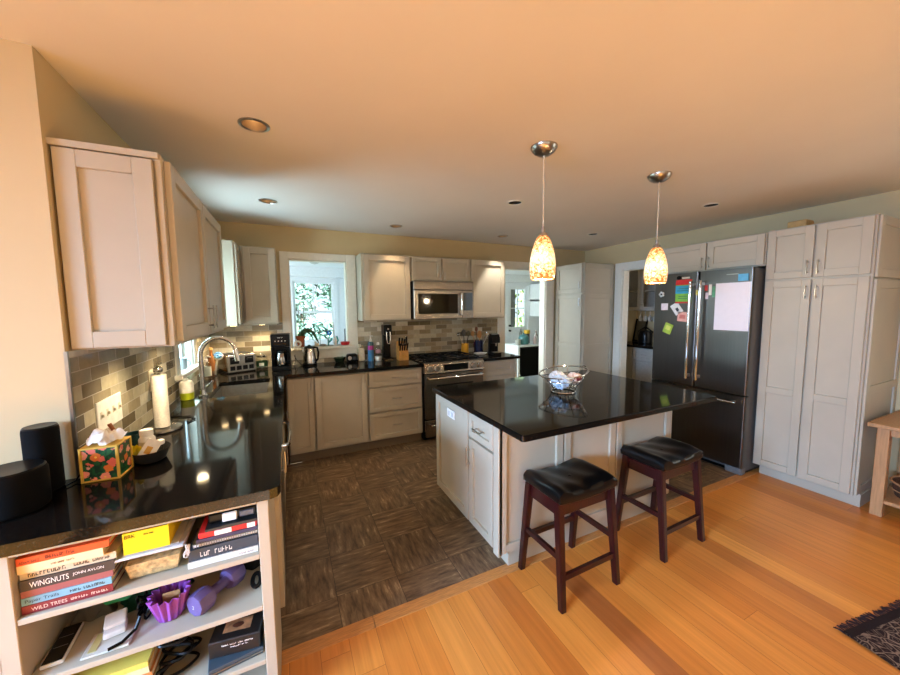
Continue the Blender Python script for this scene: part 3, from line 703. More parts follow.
o, M = flat('pink_note', 'pink square note overlapping the tilted card on the refrigerator', 'note', -2.105, 1.425, .095, .095, mat('note_pink', (232, 170, 152), .7), .08)
MB().box(-.0036, -.0018, -.028, .028, -.02, .02, .0, M=M).build('picture', mat('note_red_print', (206, 118, 104), .6), o)
o, M = flat('green_note', 'lime green square note, lowest on the left refrigerator door', 'note', -1.965, 1.300, .085, .105, mat('note_lime', (166, 190, 70), .7), .35)
MB().box(-.0036, -.0018, -.025, .025, -.015, .03, .0, M=M).build('picture', mat('note_yellow_print', (214, 214, 96), .6), o)
o = thing('flower_magnet', 'small silver flower magnet, highest on the refrigerator left edge', 'magnet', (FX, -1.885, 1.655))
mb = MB()
for k in range(5): mb.ball((FX-.006, -1.885+.018*math.cos(k*2*PI/5), 1.655+.018*math.sin(k*2*PI/5)), .014, (.4, 1, 1), 2)
mb.build('petals', mat('magnet_silver', (196, 196, 194), .35, .5), o); MB().ball((FX-.010, -1.885, 1.655), .009, (.6, 1, 1), 2).build('center', BLACK, o)
o = thing('clip_magnet', 'black clip magnet with white rim above the striped flyer', 'magnet', (FX, -2.075, 1.815))
MB().cyl((FX-.016, -2.06, 1.812), .020, .016, 'x', 18).build('clip', BLACK, o); MB().box(FX-.008, FX, -2.16, -2.085, 1.800, 1.818, .004).build('bar', WHITE, o)
gm = 0
for y, z, h_, col, lb in ((-2.232, 1.66, .05, (196, 180, 80), 'small yellow magnet between the refrigerator handles'), (-2.31, 1.70, .05, (196, 60, 60), 'red strip magnet right of the refrigerator handles'), (-2.318, 1.625, .06, (206, 190, 196), 'pale pink strip magnet right of the handles'),
                          (-2.345, 1.68, .10, (230, 226, 216), 'white strip magnet beside the whiteboard'), (-2.375, 1.66, .10, (86, 150, 110), 'green strip magnet touching the whiteboard edge')):
    solo(MB().box(FX-.005, FX, y-.012, y+.012, z-h_/2, z+h_/2, .001), 'strip_magnet', mat('magnet_%d' % gm, col, .5), lb, 'magnet', 'strip magnets', (FX, y, z)); gm += 1

# ------------------------------------------------------------------ island
i = thing('kitchen_island', 'greige kitchen island with shaker panels under the black top', 'kitchen island', (2.55, -2.2, 0))
MB().box(1.795, 3.300, -2.645, -1.775, .10, .879).build('body', CAB, i)
MB().box(1.864, 3.337, -2.636, -1.85, 0, .115, .002).build('base_board', CAB, i)
mb = MB(); shaker(mb, '-x', 1.795, -2.308, -1.768, .115, .872, .055); mb.build('side_panel', CAB, i)
drawer('-x', 1.795, -2.610, -2.312, .705, .868, i, .10, .04)
door('-x', 1.795, -2.610, -2.312, .118, .697, i, -2.335, .575, .13, .05)
MB().box(1.772, 1.80, -2.668, -2.614, .10, .879, .002).build('corner_post', CAB, i)
for a, b_ in ((1.775, 2.252), (2.256, 2.718), (2.722, 3.300)):
    mb = MB(); shaker(mb, '-y', -2.645, a, b_, .105, .876, .05); mb.build('front_panel', CAB, i)
MB().box(3.300, 3.318, -2.665, -1.775, .105, .876, .002).build('end_panel', CAB, i)
def rounded(x0, x1, y0, y1, z0, z1, r=.022):
    P = []
    for cx, cy, a0 in ((x1-r, y1-r, 0), (x0+r, y1-r, 90), (x0+r, y0+r, 180), (x1-r, y0+r, 270)):
        for k in range(5): t = math.radians(a0+k*22.5); P.append((cx+r*math.cos(t), cy+r*math.sin(t)))
    mb = MB().prism(P, 'z', z0, z1)
    es = [e for e in mb.bm.edges if abs(e.verts[0].co.z-e.verts[1].co.z) < 1e-6]
    bmesh.ops.bevel(mb.bm, geom=es, offset=.005, segments=2, affect='EDGES'); return mb
solo(rounded(1.745, 3.398, -2.922, -1.754, .879, .914), 'countertop', GRAN, 'black granite island countertop holding the wire bowl', 'countertop', 'black granite countertops', (2.57, -2.34, .879))
o = thing('electrical_outlet', 'white outlet plate on the island side panel', 'outlet', (1.782, -2.03, .775))
MB().box(1.777, 1.784, -2.092, -1.972, .742, .802, .002).build('plate', WHITE, o)
MB().box(1.7745, 1.778, -2.075, -2.042, .755, .790, .002).build('socket', mat('socket_grey', (206, 206, 204), .4), o)
MB().box(1.7745, 1.778, -2.022, -1.989, .755, .790, .002).build('socket', MATS['socket_grey'], o)

# bar stools
def make_stool(label):
    t = thing('bar_stool', label, 'bar stool', (0, 0, 0), 0, 'bar stools at the island')
    W, D = .204, .142
    def top(u, v):
        x = (u*2-1); y = (v*2-1)
        ex = math.copysign(1-(1-abs(x))**1.0, x)
        z = .600 + .030*abs(x)**2.2 - .012*max(abs(y)-.6, 0)/.4 - .022*max(0, abs(x)-.88)/.12
        z += .006*math.sin(x*9+y*3)*.4
        return (x*W, y*D, z)
    mb = MB(); n1, n2 = 22, 14
    V = [[mb.bm.verts.new(top(a/n1, b/n2)) for b in range(n2+1)] for a in range(n1+1)]
    for a in range(n1):
        for b in range(n2): mb.bm.faces.new((V[a][b], V[a+1][b], V[a+1][b+1], V[a][b+1]))
    ring = [V[a][0] for a in range(n1+1)] + [V[n1][b] for b in range(1, n2+1)] + [V[a][n2] for a in range(n1-1, -1, -1)] + [V[0][b] for b in range(n2-1, 0, -1)]
    prev = ring
    for (k, dz) in ((1.020, .572), (1.016, .545), (.97, .536)):
        cur = [mb.bm.verts.new((v.co.x*k, v.co.y*k, dz + .012*(abs(v.co.x)/W)**2)) for v in ring]
        for q in range(len(ring)): q2 = (q+1) % len(ring); mb.bm.faces.new((prev[q], prev[q2], cur[q2], cur[q]))
        prev = cur
    mb.bm.faces.new(prev)
    s = mb.build('seat', LEATH, t, angle=1.2)
    mb = MB().ball((0, 0, .597), .012, (1, 1, .5), 2).build('seat_button', LEATH, s)
    mb = MB()
    X, Y = .178, .106
    for sy in (-1, 1): mb.box(-X, X, sy*Y-.011, sy*Y+.011, .470, .540, .003)
    for sx in (-1, 1): mb.box(sx*X-.011, sx*X+.011, -Y, Y, .470, .540, .003)
    mb.build('apron', MAHOG, t)
    def legpt(sx, sy, z):
        k = 1-z/.55; return Vector((sx*(.186+.014*k), sy*(.112+.052*k), z))
    for sx in (-1, 1):
        for sy in (-1, 1):
            a, b = legpt(sx, sy, 0), legpt(sx, sy, .555); r0, r1 = .0165, .0205
            mb = MB().hull8([a+Vector((q*r0, w_*r0, 0)) for q, w_ in ((-1,-1),(1,-1),(1,1),(-1,1))], [b+Vector((q*r1, w_*r1, 0)) for q, w_ in ((-1,-1),(1,-1),(1,1),(-1,1))])
            bmesh.ops.bevel(mb.bm, geom=[e for e in mb.bm.edges], offset=.004, segments=2, affect='EDGES')
            mb.build('leg', MAHOG, t)
    def rail(p, q, h=.014, w_=.010):
        d = (q-p).normalized(); sd = d.cross(Vector((0, 0, 1))).normalized()*w_; u = Vector((0, 0, h))
        mb = MB().hull8([p-sd-u, p+sd-u, p+sd+u, p-sd+u], [q-sd-u, q+sd-u, q+sd+u, q-sd+u]); mb.build('stretcher', MAHOG, t)
    rail(legpt(-1, -1, .165), legpt(1, -1, .165)); rail(legpt(-1, 1, .215), legpt(1, 1, .215))
    rail(legpt(-1, -1, .265), legpt(-1, 1, .265)); rail(legpt(1, -1, .265), legpt(1, 1, .265))
    return t
st = make_stool('dark mahogany bar stool with black saddle seat, nearer the camera and the island left corner')
st.location = (2.127, -2.846, 0); st.rotation_euler = (0, 0, math.radians(1))
dup(st, (2.925, -2.846, 0), math.radians(1.5), 'dark mahogany bar stool with black saddle seat, right one near the refrigerator')
# pendants
def pendant(x, y, label):
    p = thing('pendant_lamp', label, 'pendant lamp', (x, y, CZ), 0, 'pendant lamps over the island')
    MB().lathe([(.074, 0), (.073, -.010), (.062, -.028), (.038, -.044), (.012, -.050), (0, -.050)], (x, y, CZ), 32).build('canopy', NICK, p)
    MB().tube([(x, y, CZ-.045), (x, y, 1.970)], .0035, 8).build('cord', mat('clear_pendant_cord', (206, 190, 164), .3), p)
    MB().lathe([(.010, 1.995), (.011, 1.966), (.024, 1.958), (.028, 1.940)], (x, y, 0), 20).build('cap', NICK, p)
    prof = [(.027, 1.928), (.036, 1.918), (.048, 1.890), (.061, 1.850), (.070, 1.805), (.074, 1.765), (.073, 1.725), (.069, 1.692), (.065, 1.682)]
    inner = [(r_-.004, z) for r_, z in prof][::-1]
    mb = MB().lathe(prof+inner+[prof[0]], (x, y, .015), 36, cap=False); bmesh.ops.remove_doubles(mb.bm, verts=mb.bm.verts, dist=1e-5)
    for v in mb.bm.verts: v.co -= Vector((x, y, 1.93))
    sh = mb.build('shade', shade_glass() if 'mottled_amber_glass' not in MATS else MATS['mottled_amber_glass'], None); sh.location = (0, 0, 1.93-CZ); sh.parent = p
    MB().ball((x, y, 1.82), .030, (1, 1, 1.25), 3).build('bulb', mat('glowing_bulb', (255, 240, 200), .4, emit=(255, 222, 160), es=14), p)
def pendant_glow(x, y):
    l = bpy.data.lights.new('pendant_glow', 'POINT'); l.energy = 12; l.color = (1.0, .80, .52); l.shadow_soft_size = .04
    o = bpy.data.objects.new('pendant_glow', l); COL.objects.link(o); o.location = (x, y, 1.665)
pendant_glow(2.093, -2.636); pendant_glow(3.110, -2.630)
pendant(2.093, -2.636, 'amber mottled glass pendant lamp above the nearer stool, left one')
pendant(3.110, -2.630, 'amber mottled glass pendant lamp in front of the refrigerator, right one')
# recessed ceiling lights
REC = [(.636, -2.239, 'recessed ceiling light nearest the camera, above the left counter', 1), (.640, -.927, 'recessed ceiling light above the sink window end', 1), (2.562, -1.714, 'dark recessed ceiling light behind the left pendant cord', 0),
       (4.239, -1.028, 'dark recessed ceiling light near the corner pantry', 0), (4.237, -2.358, 'dark recessed ceiling light in front of the refrigerator top', 0), (1.866, -.487, 'lit recessed ceiling light above the drawers left of the range', 1), (3.262, -.487, 'lit recessed ceiling light above the counter right of the range', 1)]
CANM = mat('recessed_can_reflector', (196, 170, 138), .35, .6); CANB = mat('recessed_can_black', (20, 18, 17), .5); LENS = mat('lit_reflector_lens', (230, 200, 160), .3, emit=(255, 214, 160), es=3.0)
for x, y, lb, lit in REC:
    o = thing('ceiling_light', lb, 'ceiling light', (x, y, CZ), 0, 'recessed ceiling lights')
    MB().lathe([(.070, 0), (.070, -.003), (.058, -.006), (.053, -.001)], (x, y, CZ), 30, cap=False).build('trim_ring', NICK if lit else TRIMM, o)
    MB().lathe([(.0535, -.002), (.0525, .02), (.047, .07), (.036, .10), (0, .105)], (x, y, CZ), 26, cap=False).build('reflector', CANM if lit else CANB, o)
    if lit: MB().lathe([(0, .045), (.018, .047), (.026, .056), (.024, .08), (.014, .102)], (x, y, CZ), 18, cap=False).build('bulb', LENS, o)
for x, y, e, c in ((1.866, -.487, 42, (1.0, .70, .42)), (3.262, -.487, 75, (1.0, .93, .84)), (.640, -.927, 20, (1.0, .8, .56))):
    l = bpy.data.lights.new('can_glow', 'SPOT'); l.energy = e; l.color = c; l.spot_size = math.radians(62); l.spot_blend = .45; l.shadow_soft_size = .03
    lo = bpy.data.objects.new('can_glow', l); COL.objects.link(lo); lo.location = (x, y, CZ+.012)
# under-cabinet puck lights
PUCK = mat('puck_light_lens', (255, 236, 200), .4, emit=(255, 214, 150), es=18)
for x, y, lb in ((.20, -1.62, 'under-cabinet puck light below the near wall cabinet, toward the window'), (.20, -2.2, 'under-cabinet puck light below the near wall cabinet, toward the camera'), (.165, -.47, 'under-cabinet puck light below the white-lit corner cabinet'), (.26, -.30, 'under-cabinet puck light in the middle of the corner'), (.50, -.17, 'under-cabinet puck light below the corner cabinet by the back window')):
    o = thing('puck_light', lb, 'puck light', (x, y, 1.392), 0, 'under-cabinet puck lights')
    MB().cyl((x, y, 1.380), .034, .012, 'z', 24, .002).build('housing', NICK, o)
    MB().cyl((x, y, 1.3785), .026, .002, 'z', 24).build('lens', PUCK, o)
    l = bpy.data.lights.new('puck_glow', 'SPOT'); l.energy = 18; l.color = (1.0, .80, .50); l.spot_size = math.radians(150); l.spot_blend = .9; l.shadow_soft_size = .03
    lo = bpy.data.objects.new('puck_glow', l); COL.objects.link(lo); lo.location = (0, 0, -.02); lo.parent = o
# ------------------------------------------------------------------ things on the left counter
ZC = .9145
SPK = mat('charcoal_speaker_fabric', (9, 8, 8), .9, bump=.1, scale=400, spec=.12)
o = thing('smart_speaker', 'short wide black cylinder speaker at the near left counter end', 'speaker', (-.066, -2.712, ZC), 0, 'black speakers')
MB().lathe([(.070, 0), (.077, .006), (.078, .02), (.078, .120), (.074, .131)], (-.066, -2.712, ZC), 40).build('body', SPK, o)
MB().lathe([(.074, .131), (.070, .136), (.030, .134), (0, .134)], (-.066, -2.712, ZC), 40).build('top_plate', BLACK, o)
o = thing('smart_speaker', 'tall slim black cylinder speaker standing against the wall corner', 'speaker', (-.055, -2.577, ZC), 0, 'black speakers')
MB().lathe([(.040, 0), (.045, .006), (.045, .215), (.043, .225)], (-.055, -2.577, ZC), 36).build('body', SPK, o)
MB().lathe([(.043, .225), (.040, .230), (.012, .229), (0, .229)], (-.055, -2.577, ZC), 36).build('top_plate', BLACK, o)
solo(MB().tube([(.0, -2.590, ZC+.006), (.012, -2.56, ZC+.006), (.016, -2.535, ZC+.02), (.016, -2.527, ZC+.05)], .003, 8), 'power_cord', BLACK, 'thin black cord running from the tall speaker to the wall corner', 'cord', None, (.0, -2.590, ZC))
# tissue box
tb = thing('tissue_box', 'floral painted tissue box with yellow edges and a white tissue', 'tissue box', (.095, -2.535, ZC), math.radians(-4))
L, D, H = .052, .049, .128
MB().box(-L, L, -D, D, .002, H-.004).build('sides', floral(), tb, world=False)
mb = MB(); e = .006
for x in (-L, L):
    for y in (-D, D): mb.box(x-e/2-.001, x+e/2+.001, y-e/2-.001, y+e/2+.001, 0, H, .001)
for z in (.003, H-.003):
    for y in (-D, D): mb.box(-L, L, y-e/2-.001, y+e/2+.001, z-.003, z+.003, .001)
    for x in (-L, L): mb.box(x-e/2-.001, x+e/2+.001, -D, D, z-.003, z+.003, .001)
mb.box(-L, L, -D, D, H-.006, H-.001)
mb.build('edge_trim', mat('yellow_wood_trim', (222, 178, 72), .5, var=.1), tb, world=False)
rn = random.Random(3)
def tissue(u, v):
    a = u*2*PI; r = .012 + .038*v + .009*math.sin(3*a+1)*v + .004*math.sin(7*a)*v
    z = H - .004 + .046*math.sin(min(1, v*1.15)*PI*.85) + .010*math.sin(4*a+.5)*v + .006*math.sin(9*a)*v
    return (r*math.cos(a)*1.05, r*math.sin(a)*.8, z)
MB().grid(40, 8, tissue).build('tissue', PAPER, tb, world=False, angle=.9)
mb = MB().tube([(.01, -.012, H-.004), (-.012, -.008, H+.038), (-.026, .0, H+.052)], .014, 10, rad=[.02, .022, .008]).build('tissue_tuft', PAPER, tb, world=False)
o = thing('wooden_spatula', 'slim brown wooden handle leaning up behind the tissue box', 'spatula', (.128, -2.405, ZC))
MB().tube([(.128, -2.405, ZC+.010), (.090, -2.405, ZC+.10), (.062, -2.405, ZC+.165)], .006, 10, rad=[.007, .0055, .007]).build('handle', mat('brown_wood', (150, 84, 36), .5, var=.12), o)
MB().box(.124, .132, -2.418, -2.392, ZC, ZC+.02).build('blade', MATS['brown_wood'], o)
# dark pan with odds and ends
pn = thing('oval_dish', 'dark grey oval metal dish holding medicine bottles and packets', 'dish', (.194, -2.434, ZC), math.radians(12))
prof = [(.050, 0), (.060, .006), (.076, .045), (.079, .050), (.076, .049), (.070, .040), (.056, .010), (0, .008)]
MB().lathe(prof, (0, 0, 0), 36).build('bowl', mat('dark_pewter', (62, 60, 58), .45, .6), pn, world=False)
for ch in pn.children:
    for v in ch.data.vertices: v.co.x *= .86
MB().tube([(-.064, -.026, .048), (-.078, -.018, .052), (-.082, 0, .050), (-.078, .018, .052), (-.064, .026, .048)], .004, 8).build('rim_handle', NICK, pn, world=False)
o = thing('pill_bottle', 'white medicine bottle standing in the dark oval dish', 'bottle', (.178, -2.408, ZC+.010))
MB().lathe([(.026, 0), (.028, .004), (.028, .075), (.020, .088), (.018, .092)], (.178, -2.408, ZC+.010), 24).build('body', WHITE, o)
MB().lathe([(.022, .088), (.023, .091), (.023, .112), (.021, .114), (0, .114)], (.178, -2.408, ZC+.010), 24).build('cap', WHITE, o)
MB().lathe([(.0284, .018), (.0284, .066)], (.178, -2.408, ZC+.010), 24, cap=False).build('label', mat('pill_label', (206, 196, 176), .6), o)
o = thing('small_jar', 'small pale pot with white lid at the right of the oval dish', 'jar', (.224, -2.428, ZC+.014))
MB().lathe([(.014, 0), (.015, .003), (.015, .045)], (.224, -2.428, ZC+.014), 20).build('body', CLEAR, o)
MB().lathe([(.017, .045), (.018, .048), (.018, .060), (.016, .062), (0, .062)], (.224, -2.428, ZC+.014), 20).build('lid', WHITE, o)
o = thing('paper_packet', 'open cream paper packet with yellow print sticking out of the oval dish', 'packet', (.198, -2.46, ZC+.01))
M = Matrix.Translation(Vector((.200, -2.463, ZC+.052))) @ Matrix.Rotation(.5, 4, 'Y') @ Matrix.Rotation(-.35, 4, 'X')
MB().box(-.026, .026, -.004, .004, -.042, .042, .002, M=M).build('sleeve', PAPER, o)
MB().box(-.012, .008, -.0048, -.0036, -.018, .012, 0, M=M).build('print', mat('packet_print', (206, 156, 60), .6), o)
o = thing('snack_packet', 'crumpled yellow packet at the left of the oval dish', 'packet', (.155, -2.475, ZC+.014))
def pk(u, v):
    return (.155+(u-.5)*.040+.006*math.sin(v*9), -2.472+.008*math.sin(u*7+v*5), ZC+.018+v*.062+.004*math.sin(u*11))
MB().grid(10, 12, pk, .003).build('wrapper', mat('yellow_foil', (226, 206, 40), .35), o)
o = thing('teal_cup', 'dark teal ribbed cup against the tiles behind the oval dish', 'cup', (.125, -2.32, ZC))
MB().lathe([(.028, 0), (.030, .004), (.034, .085), (.031, .085), (.027, .006), (0, .006)], (.105, -2.30, ZC), 28).build('body', mat('dark_teal_glaze', (22, 62, 66), .3), o)
# paper towel holder
pt = thing('paper_towel_holder', 'steel paper towel holder with white roll by the tiles', 'paper towel holder', (.122, -2.0, ZC))
MB().lathe([(.082, 0), (.084, .004), (.082, .012), (.02, .016), (0, .016)], (.122, -2.0, ZC), 36).build('base', STEEL, pt)
MB().cyl((.122, -2.0, ZC+.012), .007, .29, 'z', 14).build('post', CHROME, pt)
MB().ball((.122, -2.0, ZC+.318), .021, (1, 1, 1), 3).build('knob', CHROME, pt)
MB().lathe([(.014, 0), (.032, 0), (.0325, .003), (.0325, .272), (.031, .275), (.014, .275), (.014, 0)], (.122, -2.0, ZC+.018), 36, cap=False).build('paper_roll', mat('paper_towel', (240, 234, 222), .9, bump=.2, scale=120), pt)
# wall plates
sp = thing('switch_plate', 'white four-gang switch plate on the left mosaic tiles', 'switch plate', (.010, -2.225, 1.10))
MB().box(.008, .014, -2.365, -2.135, 1.030, 1.160, .002).build('plate', WHITE, sp)
for k in range(4):
    y = -2.365 + .030 + k*.0565
    MB().box(.014, .0155, y-.008, y+.008, 1.085, 1.115, .0005).box(.0145, .024, y-.004, y+.004, 1.092, 1.104, .001).build('switch', mat('switch_cream', (206, 196, 176), .45), sp)
op = thing('electrical_outlet', 'cream outlet plate with a black charger on left tiles', 'outlet', (.010, -1.72, 1.13))
MB().box(.008, .014, -1.76, -1.68, 1.075, 1.195, .002).build('plate', CREAM, op)
MB().box(.014, .0155, -1.737, -1.703, 1.145, 1.178, .001).build('socket', WHITE, op)
ch = thing('phone_charger', 'black plug-in charger block in the cream outlet', 'charger', (.03, -1.72, 1.11))
MB().box(.0145, .050, -1.75, -1.695, 1.085, 1.138, .004).build('body', BLACK, ch)
MB().tube([(.03, -1.72, 1.086), (.022, -1.70, 1.03), (.018, -1.73, .97), (.03, -1.70, .925), (.07, -1.72, .920), (.13, -1.78, .919), (.20, -1.80, .919), (.235, -1.87, .919), (.21, -1.93, .919)], .0035, 8).build('cord', BLACK, ch)
# around the sink
ds = thing('dish_soap_bottle', 'white dish soap bottle with yellow-green bottom in front of the window', 'soap bottle', (.080, -1.305, ZC))
MB().lathe([(.038, .046), (.041, .05), (.041, .112), (.034, .130), (.012, .140), (.011, .150)], (.080, -1.305, ZC), 26).build('body', WHITE, ds)
MB().lathe([(.034, 0), (.039, .004), (.0415, .046), (.041, .05)], (.080, -1.305, ZC), 26).build('green_base', mat('lime_soap', (176, 192, 34), .3), ds)
MB().lathe([(.014, .147), (.014, .160), (.006, .172), (0, .172)], (.080, -1.305, ZC), 18).build('cap', CLEAR, ds)
MB().ball((.098, -1.335, ZC+.085), .010, (.5, .5, 1), 2).build('lemon_print', mat('lemon_print', (70, 92, 20), .5), ds)
sb = thing('hand_soap_bottle', 'clear pump soap bottle with white label behind the faucet', 'soap bottle', (.060, -.52, ZC))
MB().lathe([(.034, 0), (.036, .004), (.036, .13), (.026, .15), (.014, .16)], (.060, -.52, ZC), 24).build('body', CLEAR, sb)
MB().lathe([(.0364, .03), (.0364, .115)], (.060, -.52, ZC), 24, cap=False).build('label', mat('soap_label', (214, 216, 200), .5), sb)
MB().lathe([(.016, .16), (.016, .18), (.006, .183), (.006, .205)], (.060, -.52, ZC), 16).tube([(.06, -.52, ZC+.205), (.075, -.53, ZC+.21), (.10, -.545, ZC+.203)], .006, 8).build('pump', WHITE, sb)
db = thing('dish_brush', 'blue and white round dish brush standing head-up left of the toaster', 'brush', (.10, -.36, ZC))
MB().lathe([(.030, 0), (.032, .003), (.032, .05), (.029, .05), (.026, .006), (0, .006)], (.10, -.36, ZC), 22).build('stand', CLEAR, db)
MB().tube([(.10, -.36, ZC+.008), (.11, -.365, ZC+.10), (.125, -.375, ZC+.165)], .008, 10).build('handle', WHITE, db)
M = Matrix.Translation(Vector((.135, -.382, ZC+.185))) @ Matrix.Rotation(.9, 4, 'X')
MB().lathe([(0, .012), (.034, .010), (.040, 0), (.036, -.008), (0, -.008)], (0, 0, 0), 24, M=M).build('head', WHITE, db)
mb = MB()
for k in range(12): a = k*2*PI/12; mb.cyl((.026*math.cos(a), .026*math.sin(a), .008), .007, .028, 'z', 8)
mb.cyl((0, 0, .008), .012, .028, 'z', 8)
for v in mb.bm.verts: v.co = M @ v.co
mb.build('bristles', mat('blue_bristles', (96, 156, 206), .7), db)
o = thing('ceramic_mug', 'pale blue mug on the sill of the sink window', 'mug', (-.03, -.93, 1.079))
MB().lathe([(.030, 0), (.034, .004), (.036, .085), (.033, .085), (.030, .008), (0, .008)], (-.025, -.93, 1.079), 26).build('cup', mat('pale_blue_glaze', (188, 208, 220), .35), o)
MB().tube([(.01, -.93, 1.145), (.028, -.93, 1.14), (.033, -.93, 1.12), (.026, -.93, 1.10), (.01, -.93, 1.095)], .005, 8).build('handle', MATS['pale_blue_glaze'], o)
o = thing('glass_tumbler', 'dark bottomed glass tumbler on the near end of the window sill', 'glass', (-.03, -1.07, 1.079))
MB().lathe([(.028, .02), (.031, .08), (.029, .08), (.026, .02)], (-.03, -1.07, 1.079), 24, cap=False).build('wall', CLEAR, o)
MB().lathe([(.026, 0), (.028, .002), (.028, .02), (0, .02)], (-.03, -1.07, 1.079), 24).build('dark_base', BLACK, o)
o = thing('oil_bottle', 'amber bottle against the corner tiles right of the faucet arch', 'bottle', (.07, -.10, ZC))
MB().lathe([(.032, 0), (.034, .004), (.034, .14), (.014, .19), (.013, .235)], (.05, -.22, ZC), 22).build('body', mat('amber_bottle_glass', (170, 104, 44), .15, trans=.5), o)
MB().lathe([(.015, .235), (.015, .255), (0, .257)], (.05, -.22, ZC), 16).build('cap', WOODL, o)
# toaster
t = thing('toaster', 'silver four-slice toaster with two black levers in the corner', 'toaster', (.25, -.04, ZC), math.radians(26))
MB().box(-.135, .135, -.125, .125, .015, .185, .022, 4).build('body', STEEL, t, world=False)
fp = MB().box(-.128, .128, -.134, -.120, .012, .178, .010, 3).build('front_panel', mat('silver_plastic', (138, 134, 128), .35, .7), t, world=False)
for x in (-.066, .066):
    MB().box(x-.040, x+.040, -.138, -.132, .092, .160, .004).build('lever_recess', BLACK, fp, world=False)
    MB().box(x-.026, x+.026, -.158, -.138, .128, .142, .004).build('lever', BLACK, fp, world=False)
for x in (-.085, -.028, .028, .085):
    MB().box(x-.022, x+.022, -.137, -.132, .030, .072, .003).build('button_panel', BLACK, fp, world=False)
for x in (-.066, .066):
    for s in (-.022, .022): MB().box(x+s-.012, x+s+.012, -.10, .10, .183, .1865).build('slot', BLACK, t, world=False)
MB().box(-.13, .13, -.12, .12, 0, .016, .004).build('base', BLACK, t, world=False)
for o_ in (t,): t.location = (.255, -.170, ZC)
# glass jar
j = thing('glass_jar', 'glass jar with silver lid and green label right of the toaster', 'jar', (.47, -.12, ZC))
MB().lathe([(.050, 0), (.054, .005), (.054, .10), (.045, .115), (.044, .125)], (.475, -.115, ZC), 28).build('body', JARG, j)
MB().lathe([(.047, .122), (.048, .125), (.048, .140), (.02, .152), (.012, .165), (0, .168)], (.475, -.115, ZC), 28).build('lid', CHROME, j)
MB().lathe([(.0545, .025), (.0545, .08)], (.475, -.115, ZC), 28, cap=False).build('label', mat('green_jar_label', (40, 84, 44), .5), j)
MB().box(.452, .498, -.172, -.168, ZC+.034, ZC+.066, .004).build('white_print', WHITE, j)
# coffee maker
c = thing('coffee_maker', 'tall black drip coffee maker left of the back window', 'coffee maker', (.667, -.285, ZC), math.radians(-2))
MB().box(-.088, .088, -.105, .12, 0, .045, .006, 2).build('base', BLACK, c, world=False)
MB().box(-.088, .088, .02, .12, .045, .27, .006, 2).build('tank', BLACK, c, world=False)
hd = MB().box(-.088, .088, -.105, .12, .245, .372, .010, 2).build('head', BLACK, c, world=False)
MB().box(-.055, .055, -.107, -.104, .262, .285).build('display', BGLASS, hd, world=False)
for k in range(4): MB().cyl((-.045+.03*k, -.110, .305), .006, .005, 'y', 12).build('button', NICK, hd, world=False)
letters('#######', hd, WHITE, .05, .008, ROOT[c] @ faceM('-y', -.025, -.1055, .335))
for s in (-.086, .074): MB().box(s, s+.012, -.10, .03, .045, .245, .003).build('side_post', BLACK, c, world=False)
cf = MB().lathe([(.048, .003), (.060, .012), (.064, .06), (.054, .115), (.046, .135)], (0, -.035, .046), 28).build('carafe', mat('carafe_steel', (150, 148, 146), .15, 1.0), c, world=False)
MB().lathe([(.048, .135), (.046, .150), (.02, .158), (0, .158)], (0, -.035, .046), 24).build('lid', BLACK, cf, world=False)
MB().tube([(.045, -.065, .175), (.065, -.095, .17), (.068, -.10, .11), (.05, -.078, .075)], .009, 10).build('handle', BLACK, cf, world=False)
# cords behind the coffee maker
solo(MB().tube([(.79, -.10, ZC+.004), (.80, -.05, .98), (.80, -.03, 1.03)], .003, 8).tube([(.86, -.10, ZC+.004), (.82, -.05, .96), (.79, -.03, 1.02)], .003, 8), 'power_cord', BLACK, 'crossed thin black power cords between coffee maker and kettle', 'cord', None, (.80, -.08, ZC))
# kettle
k = thing('electric_kettle', 'steel electric kettle with black handle in front of the window', 'kettle', (.945, -.13, ZC))
MB().lathe([(.078, 0), (.080, .004), (.078, .020), (0, .020)], (.945, -.13, ZC), 30).build('base', BLACK, k)
MB().lathe([(.072, .021), (.074, .03), (.070, .10), (.056, .185), (.052, .190)], (.945, -.13, ZC), 30).build('body', FSTEEL, k)
MB().lathe([(.053, .188), (.050, .202), (.02, .214), (.012, .226), (0, .228)], (.945, -.13, ZC), 26).build('lid', BLACK, k)
MB().tube([(.985, -.145, ZC+.198), (1.025, -.16, ZC+.195), (1.036, -.165, ZC+.14), (1.028, -.16, ZC+.07), (1.008, -.155, ZC+.04)], .011, 10).build('handle', BLACK, k)
MB().hull8([(.875, -.15, ZC+.15), (.875, -.11, ZC+.15), (.905, -.11, ZC+.13), (.905, -.15, ZC+.13)], [(.868, -.14, ZC+.19), (.868, -.12, ZC+.19), (.905, -.11, ZC+.19), (.905, -.15, ZC+.19)]).build('spout', STEEL, k)
